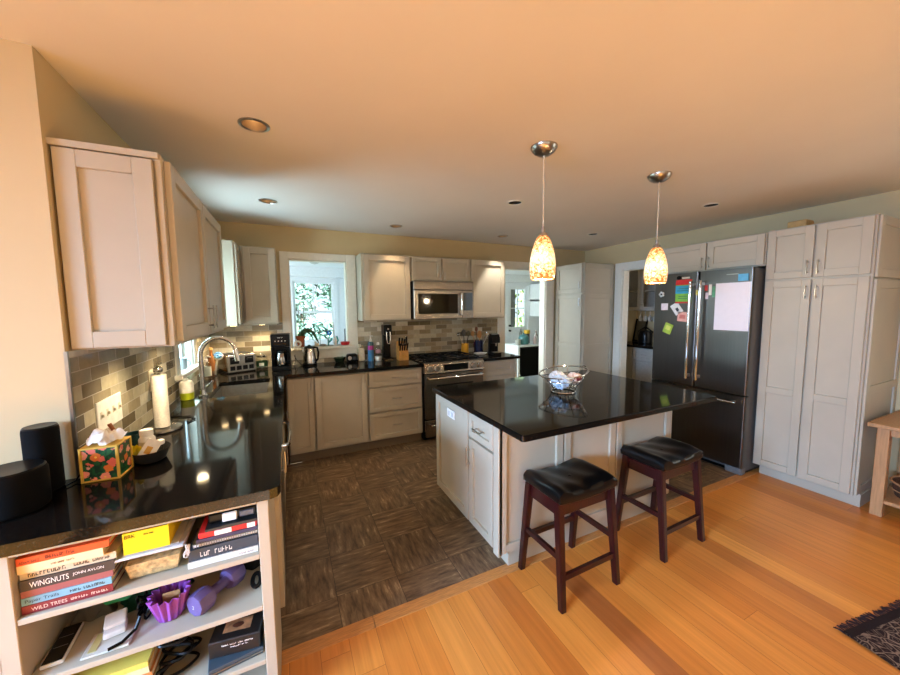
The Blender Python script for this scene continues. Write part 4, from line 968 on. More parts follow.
# bowl, radio, handset
b = thing('glass_bowl', 'small dark green glass bowl on the back counter below the window', 'bowl', (1.27, -.09, ZC))
MB().lathe([(.040, 0), (.045, .004), (.068, .058), (.064, .058), (.040, .010), (0, .010)], (1.27, -.09, ZC), 30).build('bowl', mat('green_glass', (44, 62, 44), .12, trans=.5), b)
rn = random.Random(5); mb = MB()
for q in range(16): mb.ball((1.27+rn.uniform(-.035, .035), -.09+rn.uniform(-.035, .035), ZC+.040+rn.uniform(0, .014)), .014, (1, 1, 1), 2)
fo = mb.build('contents', mat('greens', (70, 84, 44), .6), b); fo['kind'] = 'stuff'
r_ = thing('counter_radio', 'black rounded radio on the back counter right of the green bowl', 'radio', (1.405, -.11, ZC))
MB().box(1.345, 1.465, -.16, -.06, ZC, ZC+.095, .024, 4).build('body', BLACK, r_)
MB().cyl((1.375, -.166, ZC+.05), .022, .008, 'y', 22).build('dial', NICK, r_); MB().box(1.41, 1.452, -.163, -.158, ZC+.03, ZC+.065).build('screen', BGLASS, r_)
h = thing('cordless_telephone', 'cream cordless telephone base at the right corner of the window', 'telephone', (1.52, -.07, ZC))
MB().box(1.482, 1.556, -.12, -.03, ZC, ZC+.15, .012, 3).build('body', CREAM, h)
MB().box(1.488, 1.505, -.10, -.06, ZC+.15, ZC+.20, .006, 2).build('handset', CREAM, h); MB().box(1.53, 1.55, -.10, -.06, ZC+.15, ZC+.185, .006, 2).build('antenna_block', mat('tan_plastic', (176, 152, 116), .5), h)
solo(MB().tube([(1.556, -.10, ZC+.008), (1.575, -.14, ZC+.004), (1.59, -.12, ZC+.004), (1.585, -.09, ZC+.006), (1.60, -.05, ZC+.01), (1.60, -.02, ZC+.06)], .003, 8), 'power_cord', WHITE, 'white cord curling from the cream telephone base', 'cord', None, (1.556, -.1, ZC))
# bottles
s = thing('spray_bottle', 'tall blue bottle with magenta band and white spray top', 'spray bottle', (1.618, -.165, ZC))
MB().lathe([(.032, 0), (.034, .004), (.034, .135)], (1.618, -.165, ZC), 24).build('body', mat('blue_bottle', (58, 122, 172), .35), s)
MB().lathe([(.034, .135), (.034, .185)], (1.618, -.165, ZC), 24).build('band', mat('magenta_band', (176, 52, 136), .4), s)
MB().lathe([(.034, .185), (.033, .215), (.022, .232)], (1.618, -.165, ZC), 24).build('shoulder', mat('dark_green_blue', (28, 78, 92), .4), s)
MB().lathe([(.014, .23), (.014, .262), (.009, .266), (.008, .292), (.012, .294), (.012, .306), (0, .307)], (1.618, -.165, ZC), 18).tube([(1.618, -.165, ZC+.30), (1.64, -.19, ZC+.298)], .005, 8).build('sprayer', WHITE, s)
s = thing('clear_bottle', 'clear plastic bottle in a white cup, right of the blue bottle', 'bottle', (1.705, -.165, ZC))
MB().lathe([(.034, 0), (.038, .004), (.040, .052), (.037, .052), (.034, .008), (0, .008)], (1.705, -.165, ZC), 24).build('cup', WHITE, s)
MB().lathe([(.028, .010), (.030, .014), (.030, .14), (.014, .175), (.013, .190)], (1.705, -.165, ZC), 24).build('bottle', CLEAR, s)
MB().lathe([(.0305, .09), (.0305, .13)], (1.705, -.165, ZC), 24, cap=False).build('label', mat('pink_label', (196, 140, 144), .5), s)
MB().lathe([(.016, .188), (.018, .20), (.014, .218), (0, .220)], (1.705, -.165, ZC), 18).build('cap', WHITE, s)
s = thing('soda_maker', 'tall black soda machine between clear bottle and knife block', 'soda maker', (1.828, -.15, ZC))
MB().box(1.772, 1.884, -.21, -.05, ZC, ZC+.022, .008, 2).build('base', BLACK, s)
MB().box(1.785, 1.871, -.13, -.04, ZC+.022, ZC+.38, .012, 3).build('column', BLACK, s)
MB().box(1.779, 1.877, -.19, -.04, ZC+.30, ZC+.425, .016, 3).build('head', BLACK, s)
MB().tube([(1.806, -.194, ZC+.34), (1.806, -.20, ZC+.25), (1.815, -.203, ZC+.205), (1.828, -.203, ZC+.195), (1.841, -.203, ZC+.205), (1.850, -.20, ZC+.25), (1.850, -.194, ZC+.34)], .006, 10).build('hook_handle', CHROME, s)
MB().cyl((1.828, -.196, ZC+.375), .010, .008, 'y', 14).build('button', NICK, s)
MB().box(1.782, 1.874, -.214, -.209, ZC+.004, ZC+.012).build('base_trim', CHROME, s)
# knife block
kb = thing('knife_block', 'light wood knife block full of black-handled knives', 'knife block', (1.985, -.235, ZC), math.radians(-4))
MB().prism([(-.075, 0), (.075, 0), (.075, .205), (.02, .225), (-.075, .10)], 'x', -.058, .058).build('block', mat('amber_block_wood', (196, 140, 70), .45, var=.12), kb, world=False)
MB().box(-.03, .03, -.0765, -.0745, .03, .07).build('plate', mat('amber_wood_plate', (190, 132, 52), .4), kb, world=False)
rn = random.Random(9)
for (x, y, z, L_) in ((-.042, -.055, .115, .10), (-.014, -.055, .115, .085), (.014, -.055, .115, .09), (.042, -.055, .115, .10), (-.042, -.015, .17, .11), (-.012, -.015, .17, .105), (.016, -.015, .17, .09), (.043, -.015, .17, .12)):
    d = Vector((rn.uniform(-.05, .05), -.35, .93)); p = Vector((x, y, z)); q = p + d*L_
    kn = solo(MB(), 'kitchen_knife', BLACK, 'black-handled kitchen knife standing in the light wood block', 'knife', 'knives in the block') if False else None
    kk = thing('kitchen_knife', 'black-handled kitchen knife standing in the light wood knife block', 'knife', (0, 0, 0), 0, 'knives in the block')
    kk.location = ROOT[kb] @ p; ROOT[kk] = Matrix.Translation(kk.location)
    MB().tube([Vector((0, 0, 0)), d*L_*.5, d*L_], .009, 10, rad=[.008, .010, .009]).build('handle', BLACK, kk, world=False)
    MB().ball(d*L_, .0095, (1, 1, .6), 2).build('end_cap', CHROME, kk, world=False)
# right of the range
def crock(x, y, z, r, hgt, m_, name, label):
    o = thing(name, label, 'utensil crock', (x, y, z), 0, 'utensil crocks')
    MB().lathe([(r*.94, 0), (r, .005), (r, hgt), (r*.9, hgt), (r*.88, .008), (0, .008)], (x, y, z), 30).build('pot', m_, o); return o
crock(2.905, -.115, .9175, .052, .135, mat('mustard_glaze', (206, 146, 26), .3), 'utensil_crock', 'mustard yellow utensil crock at the back right of the range')
crock(3.125, -.105, ZC, .066, .165, mat('cobalt_glaze', (15, 18, 54), .2), 'utensil_crock', 'dark cobalt blue utensil crock right of the yellow one')
def stick(name, label, cat, p, d, L_, m_, head=None, hm=None, grp=None):
    o = thing(name, label, cat, p, 0, grp); d = Vector(d).normalized(); P = Vector(p)
    MB().tube([P, P+d*L_], .005, 8).build('handle', m_, o)
    if head:
        E_ = P+d*(L_+head[1]*.8); MB().ball(E_, 1.0, head, 3).build('head', hm or m_, o)
    return o
stick('metal_spatula', 'steel ladle leaning left out of the yellow crock', 'utensil', (2.890, -.115, .93), (-.32, 0, 1), .24, CHROME, (.028, .028, .022), CHROME, 'utensils in the yellow crock')
stick('whisk', 'dark slotted spoon upright in the yellow crock', 'utensil', (2.905, -.105, .93), (-.05, 0, 1), .26, BLACK, (.034, .010, .045), mat('grey_nylon', (84, 82, 78), .5), 'utensils in the yellow crock')
stick('whisk', 'olive brown spatula leaning right in the yellow crock', 'utensil', (2.92, -.115, .93), (.16, 0, 1), .25, BLACK, (.026, .008, .040), mat('olive_nylon', (90, 82, 60), .5), 'utensils in the yellow crock')
W2 = mat('spoon_wood', (186, 132, 76), .5, var=.12); W3 = mat('dark_spoon_wood', (122, 70, 42), .5, var=.12)
stick('wooden_spoon', 'broad pale wooden paddle in the blue crock', 'utensil', (3.115, -.135, .93), (0, -.05, 1), .23, W2, (.036, .008, .055), W2, 'utensils in the blue crock')
stick('wooden_spoon', 'pale wooden spoon leaning left in the blue crock', 'utensil', (3.10, -.105, .93), (-.28, 0, 1), .25, W2, (.026, .010, .036), W2, 'utensils in the blue crock')
stick('wooden_spoon', 'dark brown wooden spoon at the back of the blue crock', 'utensil', (3.12, -.085, .93), (-.05, .02, 1), .30, W3, (.024, .010, .034), W3, 'utensils in the blue crock')
stick('steel_tongs', 'shiny steel tongs leaning right in the blue crock', 'utensil', (3.135, -.115, .93), (.42, 0, 1), .27, CHROME, (.012, .010, .022), CHROME, 'utensils in the blue crock')
stick('steel_tongs', 'white spatula leaning furthest right in the blue crock', 'utensil', (3.15, -.10, .93), (.55, 0, 1), .25, WHITE, (.016, .008, .03), WHITE, 'utensils in the blue crock')
p = thing('serving_dish', 'oval white serving dish in front of the blue crock', 'dish', (3.06, -.335, ZC))
mb = MB().lathe([(.060, 0), (.068, .003), (.098, .020), (.096, .022), (.064, .008), (0, .008)], (3.04, -.30, ZC), 34)
for v in mb.bm.verts: v.co.y = -.30+(v.co.y+.30)*.7
mb.build('dish', WHITE, p)
p = thing('coffee_pod_machine', 'small rounded black coffee pod machine at the counter right end', 'coffee machine', (3.215, -.37, ZC), math.radians(-10))
MB().prism([(.10, 0), (.10, .24), (.04, .275), (-.03, .262), (-.055, .215), (-.055, .155), (.01, .145), (.015, .035), (-.10, .030), (-.10, 0)], 'x', -.055, .055).build('body', BLACK, p, world=False)
MB().box(-.045, .045, -.098, .0, .030, .036).build('drip_tray', NICK, p, world=False)
MB().cyl((0, -.052, .115), .012, .04, 'z', 14).build('nozzle', CHROME, p, world=False)
MB().tube([(-.04, -.02, .268), (0, -.06, .268), (.04, -.02, .268)], .006, 8).build('lever', CHROME, p, world=False)
MB().tube([(-.058, .09, .02), (-.058, .085, .22), (-.058, .03, .26)], .003, 8).build('side_trim', NICK, p, world=False)
# ------------------------------------------------------------------ on the back window sill
ZS = 1.1055
p = thing('potted_aloe', 'drooping green aloe in a terracotta pot on the window sill', 'potted plant', (.868, .045, ZS))
MB().lathe([(.034, 0), (.036, .003), (.046, .095), (.052, .096), (.053, .125), (.047, .125), (.044, .10), (0, .10)], (.868, .060, ZS), 26).build('pot', mat('terracotta', (168, 84, 48), .7), p)
ALO = mat('aloe_green', (52, 78, 44), .45)
for pts_, r0 in (([(.868, .055, ZS+.115), (.90, .05, ZS+.175), (.95, .045, ZS+.195), (1.0, .04, ZS+.165), (1.03, .035, ZS+.10), (1.06, .03, ZS+.035)], .042), ([(.865, .055, ZS+.09), (.885, .03, ZS+.16), (.935, .02, ZS+.175), (.985, .02, ZS+.13), (1.0, .02, ZS+.07)], .026),
                 ([(.862, .055, ZS+.09), (.845, .045, ZS+.15), (.825, .04, ZS+.14), (.815, .035, ZS+.09)], .010), ([(.868, .06, ZS+.09), (.86, .065, ZS+.16), (.885, .07, ZS+.19)], .010)):
    n_ = len(pts_); MB().tube(pts_, r0, 10, rad=[r0*(.9-.75*i_/(n_-1)) for i_ in range(n_)]).build('leaf', ALO, p)
o = thing('tape_roll', 'white tape roll standing on its edge in front of the terracotta pot', 'tape roll', (.835, -.012, ZS))
mb = MB().lathe([(.020, -.012), (.038, -.012), (.040, -.010), (.040, .010), (.038, .012), (.020, .012), (.020, -.012)], (.835, -.012, ZS+.0405), 30, M=Matrix.Rotation(PI/2, 4, 'X'), cap=False); mb.build('tape', WHITE, o)
mb = MB().lathe([(.015, -.011), (.020, -.011), (.020, .011), (.015, .011), (.015, -.011)], (.835, -.012, ZS+.0405), 26, M=Matrix.Rotation(PI/2, 4, 'X'), cap=False).build('core', mat('tape_core', (92, 86, 80), .6), o)
o = thing('figurine', 'small cream bird figurine on the window sill beside the aloe tip', 'figurine', (1.035, -.005, ZS))
MB().ball((1.035, -.01, ZS+.022), .022, (1.2, .8, 1), 3).ball((1.02, -.012, ZS+.05), .013, (1, 1, 1), 2).build('body', CREAM, o)
o = thing('figurine', 'low grey stone figurine on the sill right of the bird', 'figurine', (1.10, 0, ZS))
MB().ball((1.10, -.01, ZS+.014), .026, (1.4, .8, .55), 3, .08, random.Random(2)).build('body', mat('grey_stone', (136, 128, 118), .7), o)
o = thing('glass_flower', 'blue and teal glass flower ornament on the window sill', 'ornament', (1.18, .02, ZS))
MB().tube([(1.165, .02, ZS), (1.17, .02, ZS+.08), (1.185, .02, ZS+.15)], .006, 8).tube([(1.165, .02, ZS+.03), (1.20, .02, ZS+.07), (1.215, .02, ZS+.10)], .012, 8, rad=[.004, .014, .003]).tube([(1.25, .02, ZS), (1.275, .02, ZS+.06), (1.26, .02, ZS+.11)], .009, 8).build('leaves', mat('teal_glass', (40, 140, 128), .2), o)
mb = MB()
for q in range(5): a = q*2*PI/5; mb.ball((1.18+.018*math.cos(a), .02, ZS+.15+.02*math.sin(a)), .014, (1, .45, 1), 2)
mb.build('petals', mat('blue_glass', (40, 110, 214), .2), o)
o = thing('white_bottle', 'slim white bottle standing on the window sill', 'bottle', (1.235, .04, ZS))
MB().lathe([(.020, 0), (.022, .003), (.022, .075), (.010, .095), (.009, .115)], (1.235, -.008, ZS), 20).build('body', WHITE, o)
o = thing('picture_frame', 'thin wire picture frame standing open on the window sill', 'frame', (1.15, .08, ZS))
for x0, x1, z1 in ((1.08, 1.24, .175), (1.165, 1.235, .27)):
    MB().tube([(x0, .085, ZS+.002), (x0, .085, ZS+z1), (x1, .085, ZS+z1), (x1, .085, ZS+.002)], .004, 8).build('rim', mat('pale_wire', (170, 166, 150), .5), o)
o = thing('sink_stopper', 'red plastic stopper with a grey upright handle on the sill', 'stopper', (1.352, .02, ZS))
MB().lathe([(.034, 0), (.046, .006), (.055, .038), (.050, .040), (.012, .042), (0, .042)], (1.352, .0, ZS), 28).build('cup', RED, o)
MB().cyl((1.352, .0, ZS+.04), .009, .155, 'z', 14, .002).build('handle', mat('grey_handle', (120, 128, 130), .5), o)
# vine wires hanging in the porch window
# ------------------------------------------------------------------ island bowl
b = thing('wire_bowl', 'silver wire fruit bowl with a sloping rim on the island', 'bowl', (2.555, -2.335, ZC))
def ringpts(r, z, tilt, cx=2.555, cy=-2.335, n=40): return [(cx+r*math.cos(2*PI*k/n), cy+r*math.sin(2*PI*k/n), z + tilt*math.cos(2*PI*k/n)) for k in range(n)]
MB().tube(ringpts(.172, ZC+.145, .024), .0045, 8, True).build('rim', CHROME, b)
MB().tube(ringpts(.085, ZC+.0052, 0), .005, 8, True).build('foot_ring', CHROME, b)
mb = MB()
mb.tube(ringpts(.14, ZC+.10, .012), .003, 8, True).tube(ringpts(.105, ZC+.06, .006), .003, 8, True)
for k in range(10):
    a = 2*PI*k/10; ca, sa = math.cos(a), math.sin(a)
    mb.tube([(2.555+ca*r_, -2.335+sa*r_, ZC+z_+t_*ca) for r_, z_, t_ in ((.085, .006, 0), (.09, .03, .003), (.105, .06, .006), (.14, .10, .012), (.172, .145, .024))], .0028, 6)
mb.build('wires', CHROME, b)
MB().tube([(2.725, -2.335, ZC+.17), (2.75, -2.335, ZC+.18), (2.77, -2.34, ZC+.172)], .006, 8).build('rim_tip', CHROME, b)
rn = random.Random(11)
def crumple(name, label, c_, R, m_, sq=(1, 1, .8)):
    o = thing(name, label, 'bag', c_, 0, 'bags in the wire bowl')
    mb = MB().ball(c_, R, sq, 4)
    for v in mb.bm.verts:
        q = v.co-Vector(c_); 
        k = 1+.10*math.sin(q.x*150+q.z*70)+.09*math.sin(q.y*170-q.z*110)+.05*math.sin(q.x*260-q.y*190)
        v.co = Vector(c_)+q*k
    mb.build('wrapper', m_, o, angle=.35); return o
cb = crumple('plastic_bag', 'crumpled pale blue-white bag in the left of the wire bowl', (2.495, -2.375, ZC+.085), .060, mat('bag_blue_white', (186, 204, 222), .3, var=.2, scale=18))
cb = crumple('plastic_bag', 'crumpled white bag behind the blue one in the wire bowl', (2.565, -2.255, ZC+.095), .052, mat('bag_white', (224, 224, 222), .35, var=.08))
cb = crumple('plastic_bag', 'white and dark red wrapped packet in the right of the wire bowl', (2.625, -2.37, ZC+.10), .050, mat('bag_red_white', (206, 186, 180), .4, var=.1))
MB().ball((2.630, -2.407, ZC+.10), .022, (1.2, .7, 1), 2).build('red_print', mat('dark_red_print', (120, 36, 36), .5), cb)
# ------------------------------------------------------------------ books and odds and ends on the bookshelf
def book(x0, x1, y0, y1, z0, z1, col, label, rz=0.0, text=None, tcol=(240, 236, 226), name='book', grp='books stacked on the top shelf'):
    o = thing(name, label, 'book', ((x0+x1)/2, (y0+y1)/2, z0), rz, grp)
    a, d, h = (x1-x0)/2, (y1-y0)/2, z1-z0; t = min(.0025, h*.12)
    cm = mat('cover_%d_%d_%d' % col, col, .45, var=.04)
    MB().box(-a, a, -d, d, 0, t).box(-a, a, -d, d, h-t, h).box(-a, a, -d, -d+.003, t, h-t, .0).build('cover', cm, o, world=False)
    MB().box(-a+.003, a-.003, -d+.003, d-.004, t, h-t).build('pages', mat('page_edges', (226, 212, 184), .9, scale=300), o, world=False)
    for tx, u0, u1, hh, zz in (text or []):
        letters(tx, o, mat('ink_%d_%d_%d' % tcol, tcol, .6), (u1-u0)*2*a, h*hh, ROOT[o] @ faceM('-y', -a+u0*2*a, -d-.0001, h*zz))
    return o
X0 = .014; z = .6525
book(X0, .212, -2.888, -2.74, z, z+.027, (128, 30, 40), 'maroon book at the bottom of the left stack', 0, [('WILD TREES', .10, .48, .42, .28), ('####### #######', .52, .95, .30, .34)], (236, 214, 196)); z += .0275
book(X0, .210, -2.886, -2.74, z, z+.024, (118, 166, 186), 'pale blue book second from the bottom of the stack', 0, [('Paper Trails', .04, .40, .55, .2), ('#### ########', .52, .92, .40, .3)], (24, 40, 54)); z += .0245
book(X0, .214, -2.884, -2.735, z, z+.022, (150, 84, 84), 'dusty pink book between the blue and the grey ones', 0, None); z += .0225
book(X0, .220, -2.886, -2.735, z, z+.034, (58, 48, 46), 'dark grey thick book with large white title letters', 0, [('WINGNUTS', .10, .50, .52, .24), ('JOHN AVLON', .54, .88, .34, .36)]); z += .0345
book(X0, .224, -2.880, -2.735, z, z+.024, (206, 186, 152), 'grey-beige book with black title below the cream book', 0, [('##########', .08, .46, .5, .25), ('##### ######', .54, .94, .42, .3)], (44, 38, 32)); z += .0245
book(X0, .198, -2.888, -2.75, z, z+.027, (236, 208, 158), 'plain cream book just below the orange one', 0, [('### #### #####', .38, .66, .24, .4)], (120, 84, 54)); z += .0275
book(X0, .213, -2.888, -2.75, z, z+.023, (222, 84, 36), 'bright orange book on top of the left stack', 0, [('ADAM BALZ', .03, .24, .34, .2), ('######## ####', .30, .62, .5, .3)], (80, 26, 12))
# the plastic box of crackers with the yellow carton on its lid
o = thing('food_container', 'clear plastic lidded tub of orange food on the top shelf', 'container', (.305, -2.79, .6525))
mb = MB().hull8([(.238, -2.865, .655), (.372, -2.865, .655), (.372, -2.72, .655), (.238, -2.72, .655)], [(.226, -2.878, .745), (.386, -2.878, .745), (.386, -2.71, .745), (.226, -2.71, .745)])
bmesh.ops.bevel(mb.bm, geom=list(mb.bm.edges), offset=.008, segments=2, affect='EDGES'); mb.build('tub', CLEAR, o)
MB().box(.216, .396, -2.886, -2.702, .745, .755, .004).box(.232, .380, -2.87, -2.718, .755, .759, .002).build('lid', mat('cloudy_lid', (206, 204, 206), .3), o)
mb = MB().hull8([(.244, -2.858, .658), (.366, -2.858, .658), (.366, -2.728, .658), (.244, -2.728, .658)], [(.236, -2.866, .712), (.376, -2.866, .712), (.376, -2.722, .712), (.236, -2.722, .712)])
f = mb.build('food', mat('orange_crackers', (232, 196, 136), .8, var=.25, scale=60, bump=.5), o); f['kind'] = 'stuff'
o = thing('yellow_carton', 'yellow open-topped carton on the lid of the plastic tub', 'box', (.31, -2.79, .7595))
MB().box(.240, .356, -2.876, -2.873, .760, .836).box(.240, .356, -2.715, -2.712, .760, .836).box(.240, .243, -2.873, -2.715, .760, .836).box(.353, .356, -2.873, -2.715, .760, .838).box(.243, .353, -2.873, -2.715, .760, .763).build('box', mat('yellow_card', (240, 206, 20), .5, var=.02), o)
MB().box(.250, .346, -2.868, -2.72, .763, .828, .004).build('contents', BLACKM, o)
letters('BRK', o, BLACK, .026, .012, faceM('-y', .245, -2.8762, .817)); letters('##### #####', o, BLACK, .026, .005, faceM('-y', .292, -2.8762, .819))
# stack on the right of the top shelf
g2 = 'stack on the right of the top shelf'
book(.400, .606, -2.882, -2.74, .6525, .674, (232, 226, 216), 'white thin book at the bottom of the right stack', 0, [('###### ######', .72, .95, .3, .3)], (90, 90, 90), 'book', g2)
book(.402, .606, -2.876, -2.74, .6745, .717, (32, 50, 66), 'thick dark navy book in the right stack', 0, [('### #####', .16, .62, .45, .25)], (206, 210, 206), 'book', g2)
o = thing('spiral_notebook', 'spiral notebook on the thick navy book', 'notebook', (.50, -2.80, .7175), 0, g2)
MB().box(.414, .606, -2.866, -2.735, .718, .730).build('pages', PAPER, o); MB().box(.412, .607, -2.868, -2.735, .730, .732).build('cover', mat('olive_cover', (118, 122, 96), .6), o)
mb = MB()
for k in range(26): mb.tube([(.418+k*.0072, -2.868+.006*math.cos(a), .725+.0072*math.sin(a)) for a in [i_*2*PI/8 for i_ in range(8)]], .0012, 5, True)
mb.build('spiral', NICK, o)
book(.424, .607, -2.868, -2.74, .7330, .746, (44, 40, 74), 'thin dark purple-blue booklet on the spiral notebook', 0, None, (255, 255, 255), 'booklet', g2)
o = thing('red_packet', 'red and white striped packet on the purple booklet', 'packet', (.51, -2.81, .7465), 0, g2)
MB().box(.430, .607, -2.870, -2.75, .747, .771, .006, 2).build('wrapper', mat('red_wrapper', (206, 38, 40), .4), o)
MB().box(.478, .528, -2.8712, -2.868, .750, .768).box(.575, .600, -2.8712, -2.868, .750, .768).build('white_stripe', WHITE, o)
book(.452, .608, -2.874, -2.74, .7725, .782, (30, 30, 32), 'thin black folder near the top of the right stack', 0, None, (255, 255, 255), 'folder', g2)
o = thing('small_device', 'dark electronic gadget with white block on top of the right stack', 'gadget', (.53, -2.81, .7825), 0, g2)
MB().box(.458, .606, -2.850, -2.74, .783, .822, .005).build('body', BLACK, o); MB().box(.500, .545, -2.858, -2.846, .786, .818, .003).build('white_block', WHITE, o); MB().box(.552, .598, -2.854, -2.846, .79, .814, .002).build('screen', mat('dark_blue_screen', (40, 56, 78), .3), o)
o = thing('cord_tangle', 'tangled thin white cord hanging beside the plastic tub', 'cord', (.40, -2.87, .74))
rn = random.Random(4); P = [(.399+rn.uniform(-.008, .012), -2.888+rn.uniform(-.004, .003), .70+.06*rn.random()+.0) for k in range(22)]
MB().tube(spline(P), .0016, 6).build('cord', mat('grey_white_cord', (200, 196, 190), .5), o)
# middle shelf
ZM = .4535
o = thing('tablet_phone', 'black flat handset with white edge lying on the middle shelf', 'phone', (.018, -2.79, ZM), math.radians(4))
MB().box(-.026, .026, -.08, .07, 0, .012, .004, 2).build('case', WHITE, o, world=False); MB().box(-.023, .022, -.076, .066, .012, .0135, .0).build('screen', BGLASS, o, world=False)
for z_ in (-.02, .02): MB().box(-.018, .016, z_, z_+.002, .0135, .0138).build('mark', mat('screen_mark', (120, 116, 110), .5), o, world=False)
o.location.x = .045
def cloth(name, label, cat, cx, cy, z0, sx, sy, sz, m_, seed, grp=None):
    rn = random.Random(seed); ph = [rn.uniform(0, 6) for _ in range(6)]
    def f(u, v):
        a, b_ = u*2-1, v*2-1
        w_ = max(0, 1-a*a)*max(0, 1-b_*b_)
        zz = z0 + sz*(w_**.5)*(.55+.25*math.sin(a*6+ph[0]+b_*3)+.2*math.sin(b_*8+ph[1]-a*4))
        return (cx+a*sx*(1+.12*math.sin(b_*5+ph[2])), cy+b_*sy*(1+.12*math.sin(a*6+ph[3])), max(zz, z0+.001))
    return solo(MB().grid(26, 18, f, .002), name, m_, label, cat, grp, (cx, cy, z0), angle=1.0)
cloth('work_glove', 'crumpled grey cloth glove behind the white-edged handset', 'glove', .080, -2.650, ZM, .055, .06, .075, mat('grey_cloth', (128, 120, 106), .9), 1)
cloth('green_bag', 'crumpled dark green fabric bag on the middle shelf', 'bag', .250, -2.672, ZM, .100, .058, .13, mat('green_fabric', (10, 84, 58), .75), 2)
solo(MB().tube([(.10, -2.73, ZM+.10), (.14, -2.745, ZM+.075), (.19, -2.75, ZM+.08), (.24, -2.74, ZM+.11), (.30, -2.735, ZM+.12)], .010, 8, rad=[.004, .010, .012, .010, .004]), 'green_strap', mat('green_webbing', (18, 124, 82), .7), 'bright green webbing strap draped over the green bag', 'strap', None, (.20, -2.74, ZM))
o = thing('zip_bag', 'flat clear zip bag with papers lying on the middle shelf', 'bag', (.17, -2.845, ZM))
MB().box(.118, .235, -2.885, -2.79, ZM, ZM+.006, .003).build('sheet', mat('cloudy_plastic', (204, 198, 184), .3), o); MB().box(.130, .150, -2.87, -2.80, ZM+.006, ZM+.0075).build('slip', mat('yellow_slip', (196, 184, 120), .6), o)
o = thing('plastic_clamshell', 'white open plastic clamshell box on the zip bag', 'box', (.178, -2.81, ZM+.0075), math.radians(12))
MB().box(-.028, .028, -.026, .026, 0, .020, .006, 2).build('tray', WHITE, o, world=False); M = Matrix.Translation(Vector((0, .020, .024))) @ Matrix.Rotation(.35, 4, 'X')
MB().box(-.028, .028, -.024, .024, 0, .016, .006, 2, M=M).build('lid', WHITE, o, world=False)
solo(MB().tube([(.185, -2.888, ZM+.012), (.215, -2.875, ZM+.012), (.24, -2.845, ZM+.02), (.25, -2.83, ZM+.05)], .005, 8), 'black_stylus', BLACK, 'bent black strap end lying over the zip bag', 'strap', None, (.2, -2.88, ZM))
rn = random.Random(8); P = [(.248+rn.uniform(-.02, .02), -2.77+rn.uniform(-.04, .03), ZM+.008+.085*rn.random()) for k in range(26)]
solo(MB().tube(spline(P), .0035, 6), 'cable_bundle', BLACK, 'tangle of black cables between clamshell and purple cup', 'cable', None, (.262, -2.77, ZM))
o = thing('baking_cup', 'purple fluted silicone baking cup on the middle shelf', 'baking cup', (.322, -2.80, ZM))
def flute(r, z, amp): return [(.322+(r+amp*math.cos(14*a))*math.cos(a), -2.80+(r+amp*math.cos(14*a))*math.sin(a), z) for a in [2*PI*k/112 for k in range(112)]]
mb = MB(); rings = []
for r_, z_, am in ((.034, 0, .001), (.037, .004, .002), (.044, .035, .004), (.052, .070, .006), (.056, .086, .007), (.053, .086, .007), (.049, .070, .006), (.041, .035, .004), (.034, .006, .001)):
    rings.append([mb.bm.verts.new(q) for q in flute(r_, ZM+z_, am)])
for A, B_ in zip(rings, rings[1:]):
    for q in range(112): mb.bm.faces.new((A[q], A[(q+1) % 112], B_[(q+1) % 112], B_[q]))
mb.bm.faces.new(rings[0][::-1]); mb.bm.faces.new(rings[-1])
mb.build('cup', mat('purple_silicone', (150, 76, 172), .45), o, angle=1.2)
o = thing('cardboard_scrap', 'tan card scrap inside the purple baking cup', 'card', (.325, -2.795, ZM+.04))
MB().box(.302, .352, -2.80, -2.796, ZM+.04, ZM+.082, .001).build('card', mat('tan_card', (196, 142, 92), .7), o)
o = thing('dumbbell', 'purple vinyl dumbbell lying on the middle shelf', 'dumbbell', (.461, -2.785, ZM), math.radians(48))
for s in (-1, 1):
    mb = MB().lathe([(.018, -.030), (.036, -.028), (.041, -.018), (.041, .018), (.036, .028), (.018, .030)], (s*.062, 0, .0385), 8, M=Matrix.Rotation(PI/2, 4, 'Y')); mb.build('weight', mat('purple_vinyl', (96, 78, 126), .5), o, world=False)
MB().cyl((-.04, 0, .0385), .018, .08, 'x', 16).build('grip', MATS['purple_vinyl'], o, world=False)
letters('2', o, WHITE, .007, .012, ROOT[o] @ Matrix.Translation(Vector((-.0925, .004, .031))) @ Matrix(((0, 0, -1, 0), (-1, 0, 0, 0), (0, 1, 0, 0), (0, 0, 0, 1))))
cloth('dark_pouch', 'soft dark brown pouch at the back right of the middle shelf', 'pouch', .545, -2.62, ZM, .055, .065, .16, mat('dark_pouch_fabric', (44, 38, 34), .85), 5)
solo(MB().tube([(.585+.014*math.cos(a), -2.78+.024*math.sin(a), ZM+.018+.010*math.sin(a)) for a in [2*PI*k/16 for k in range(16)]], .008, 8, True), 'watch_band', BLACK, 'black looped strap at the right end of the middle shelf', 'strap', None, (.585, -2.78, ZM))
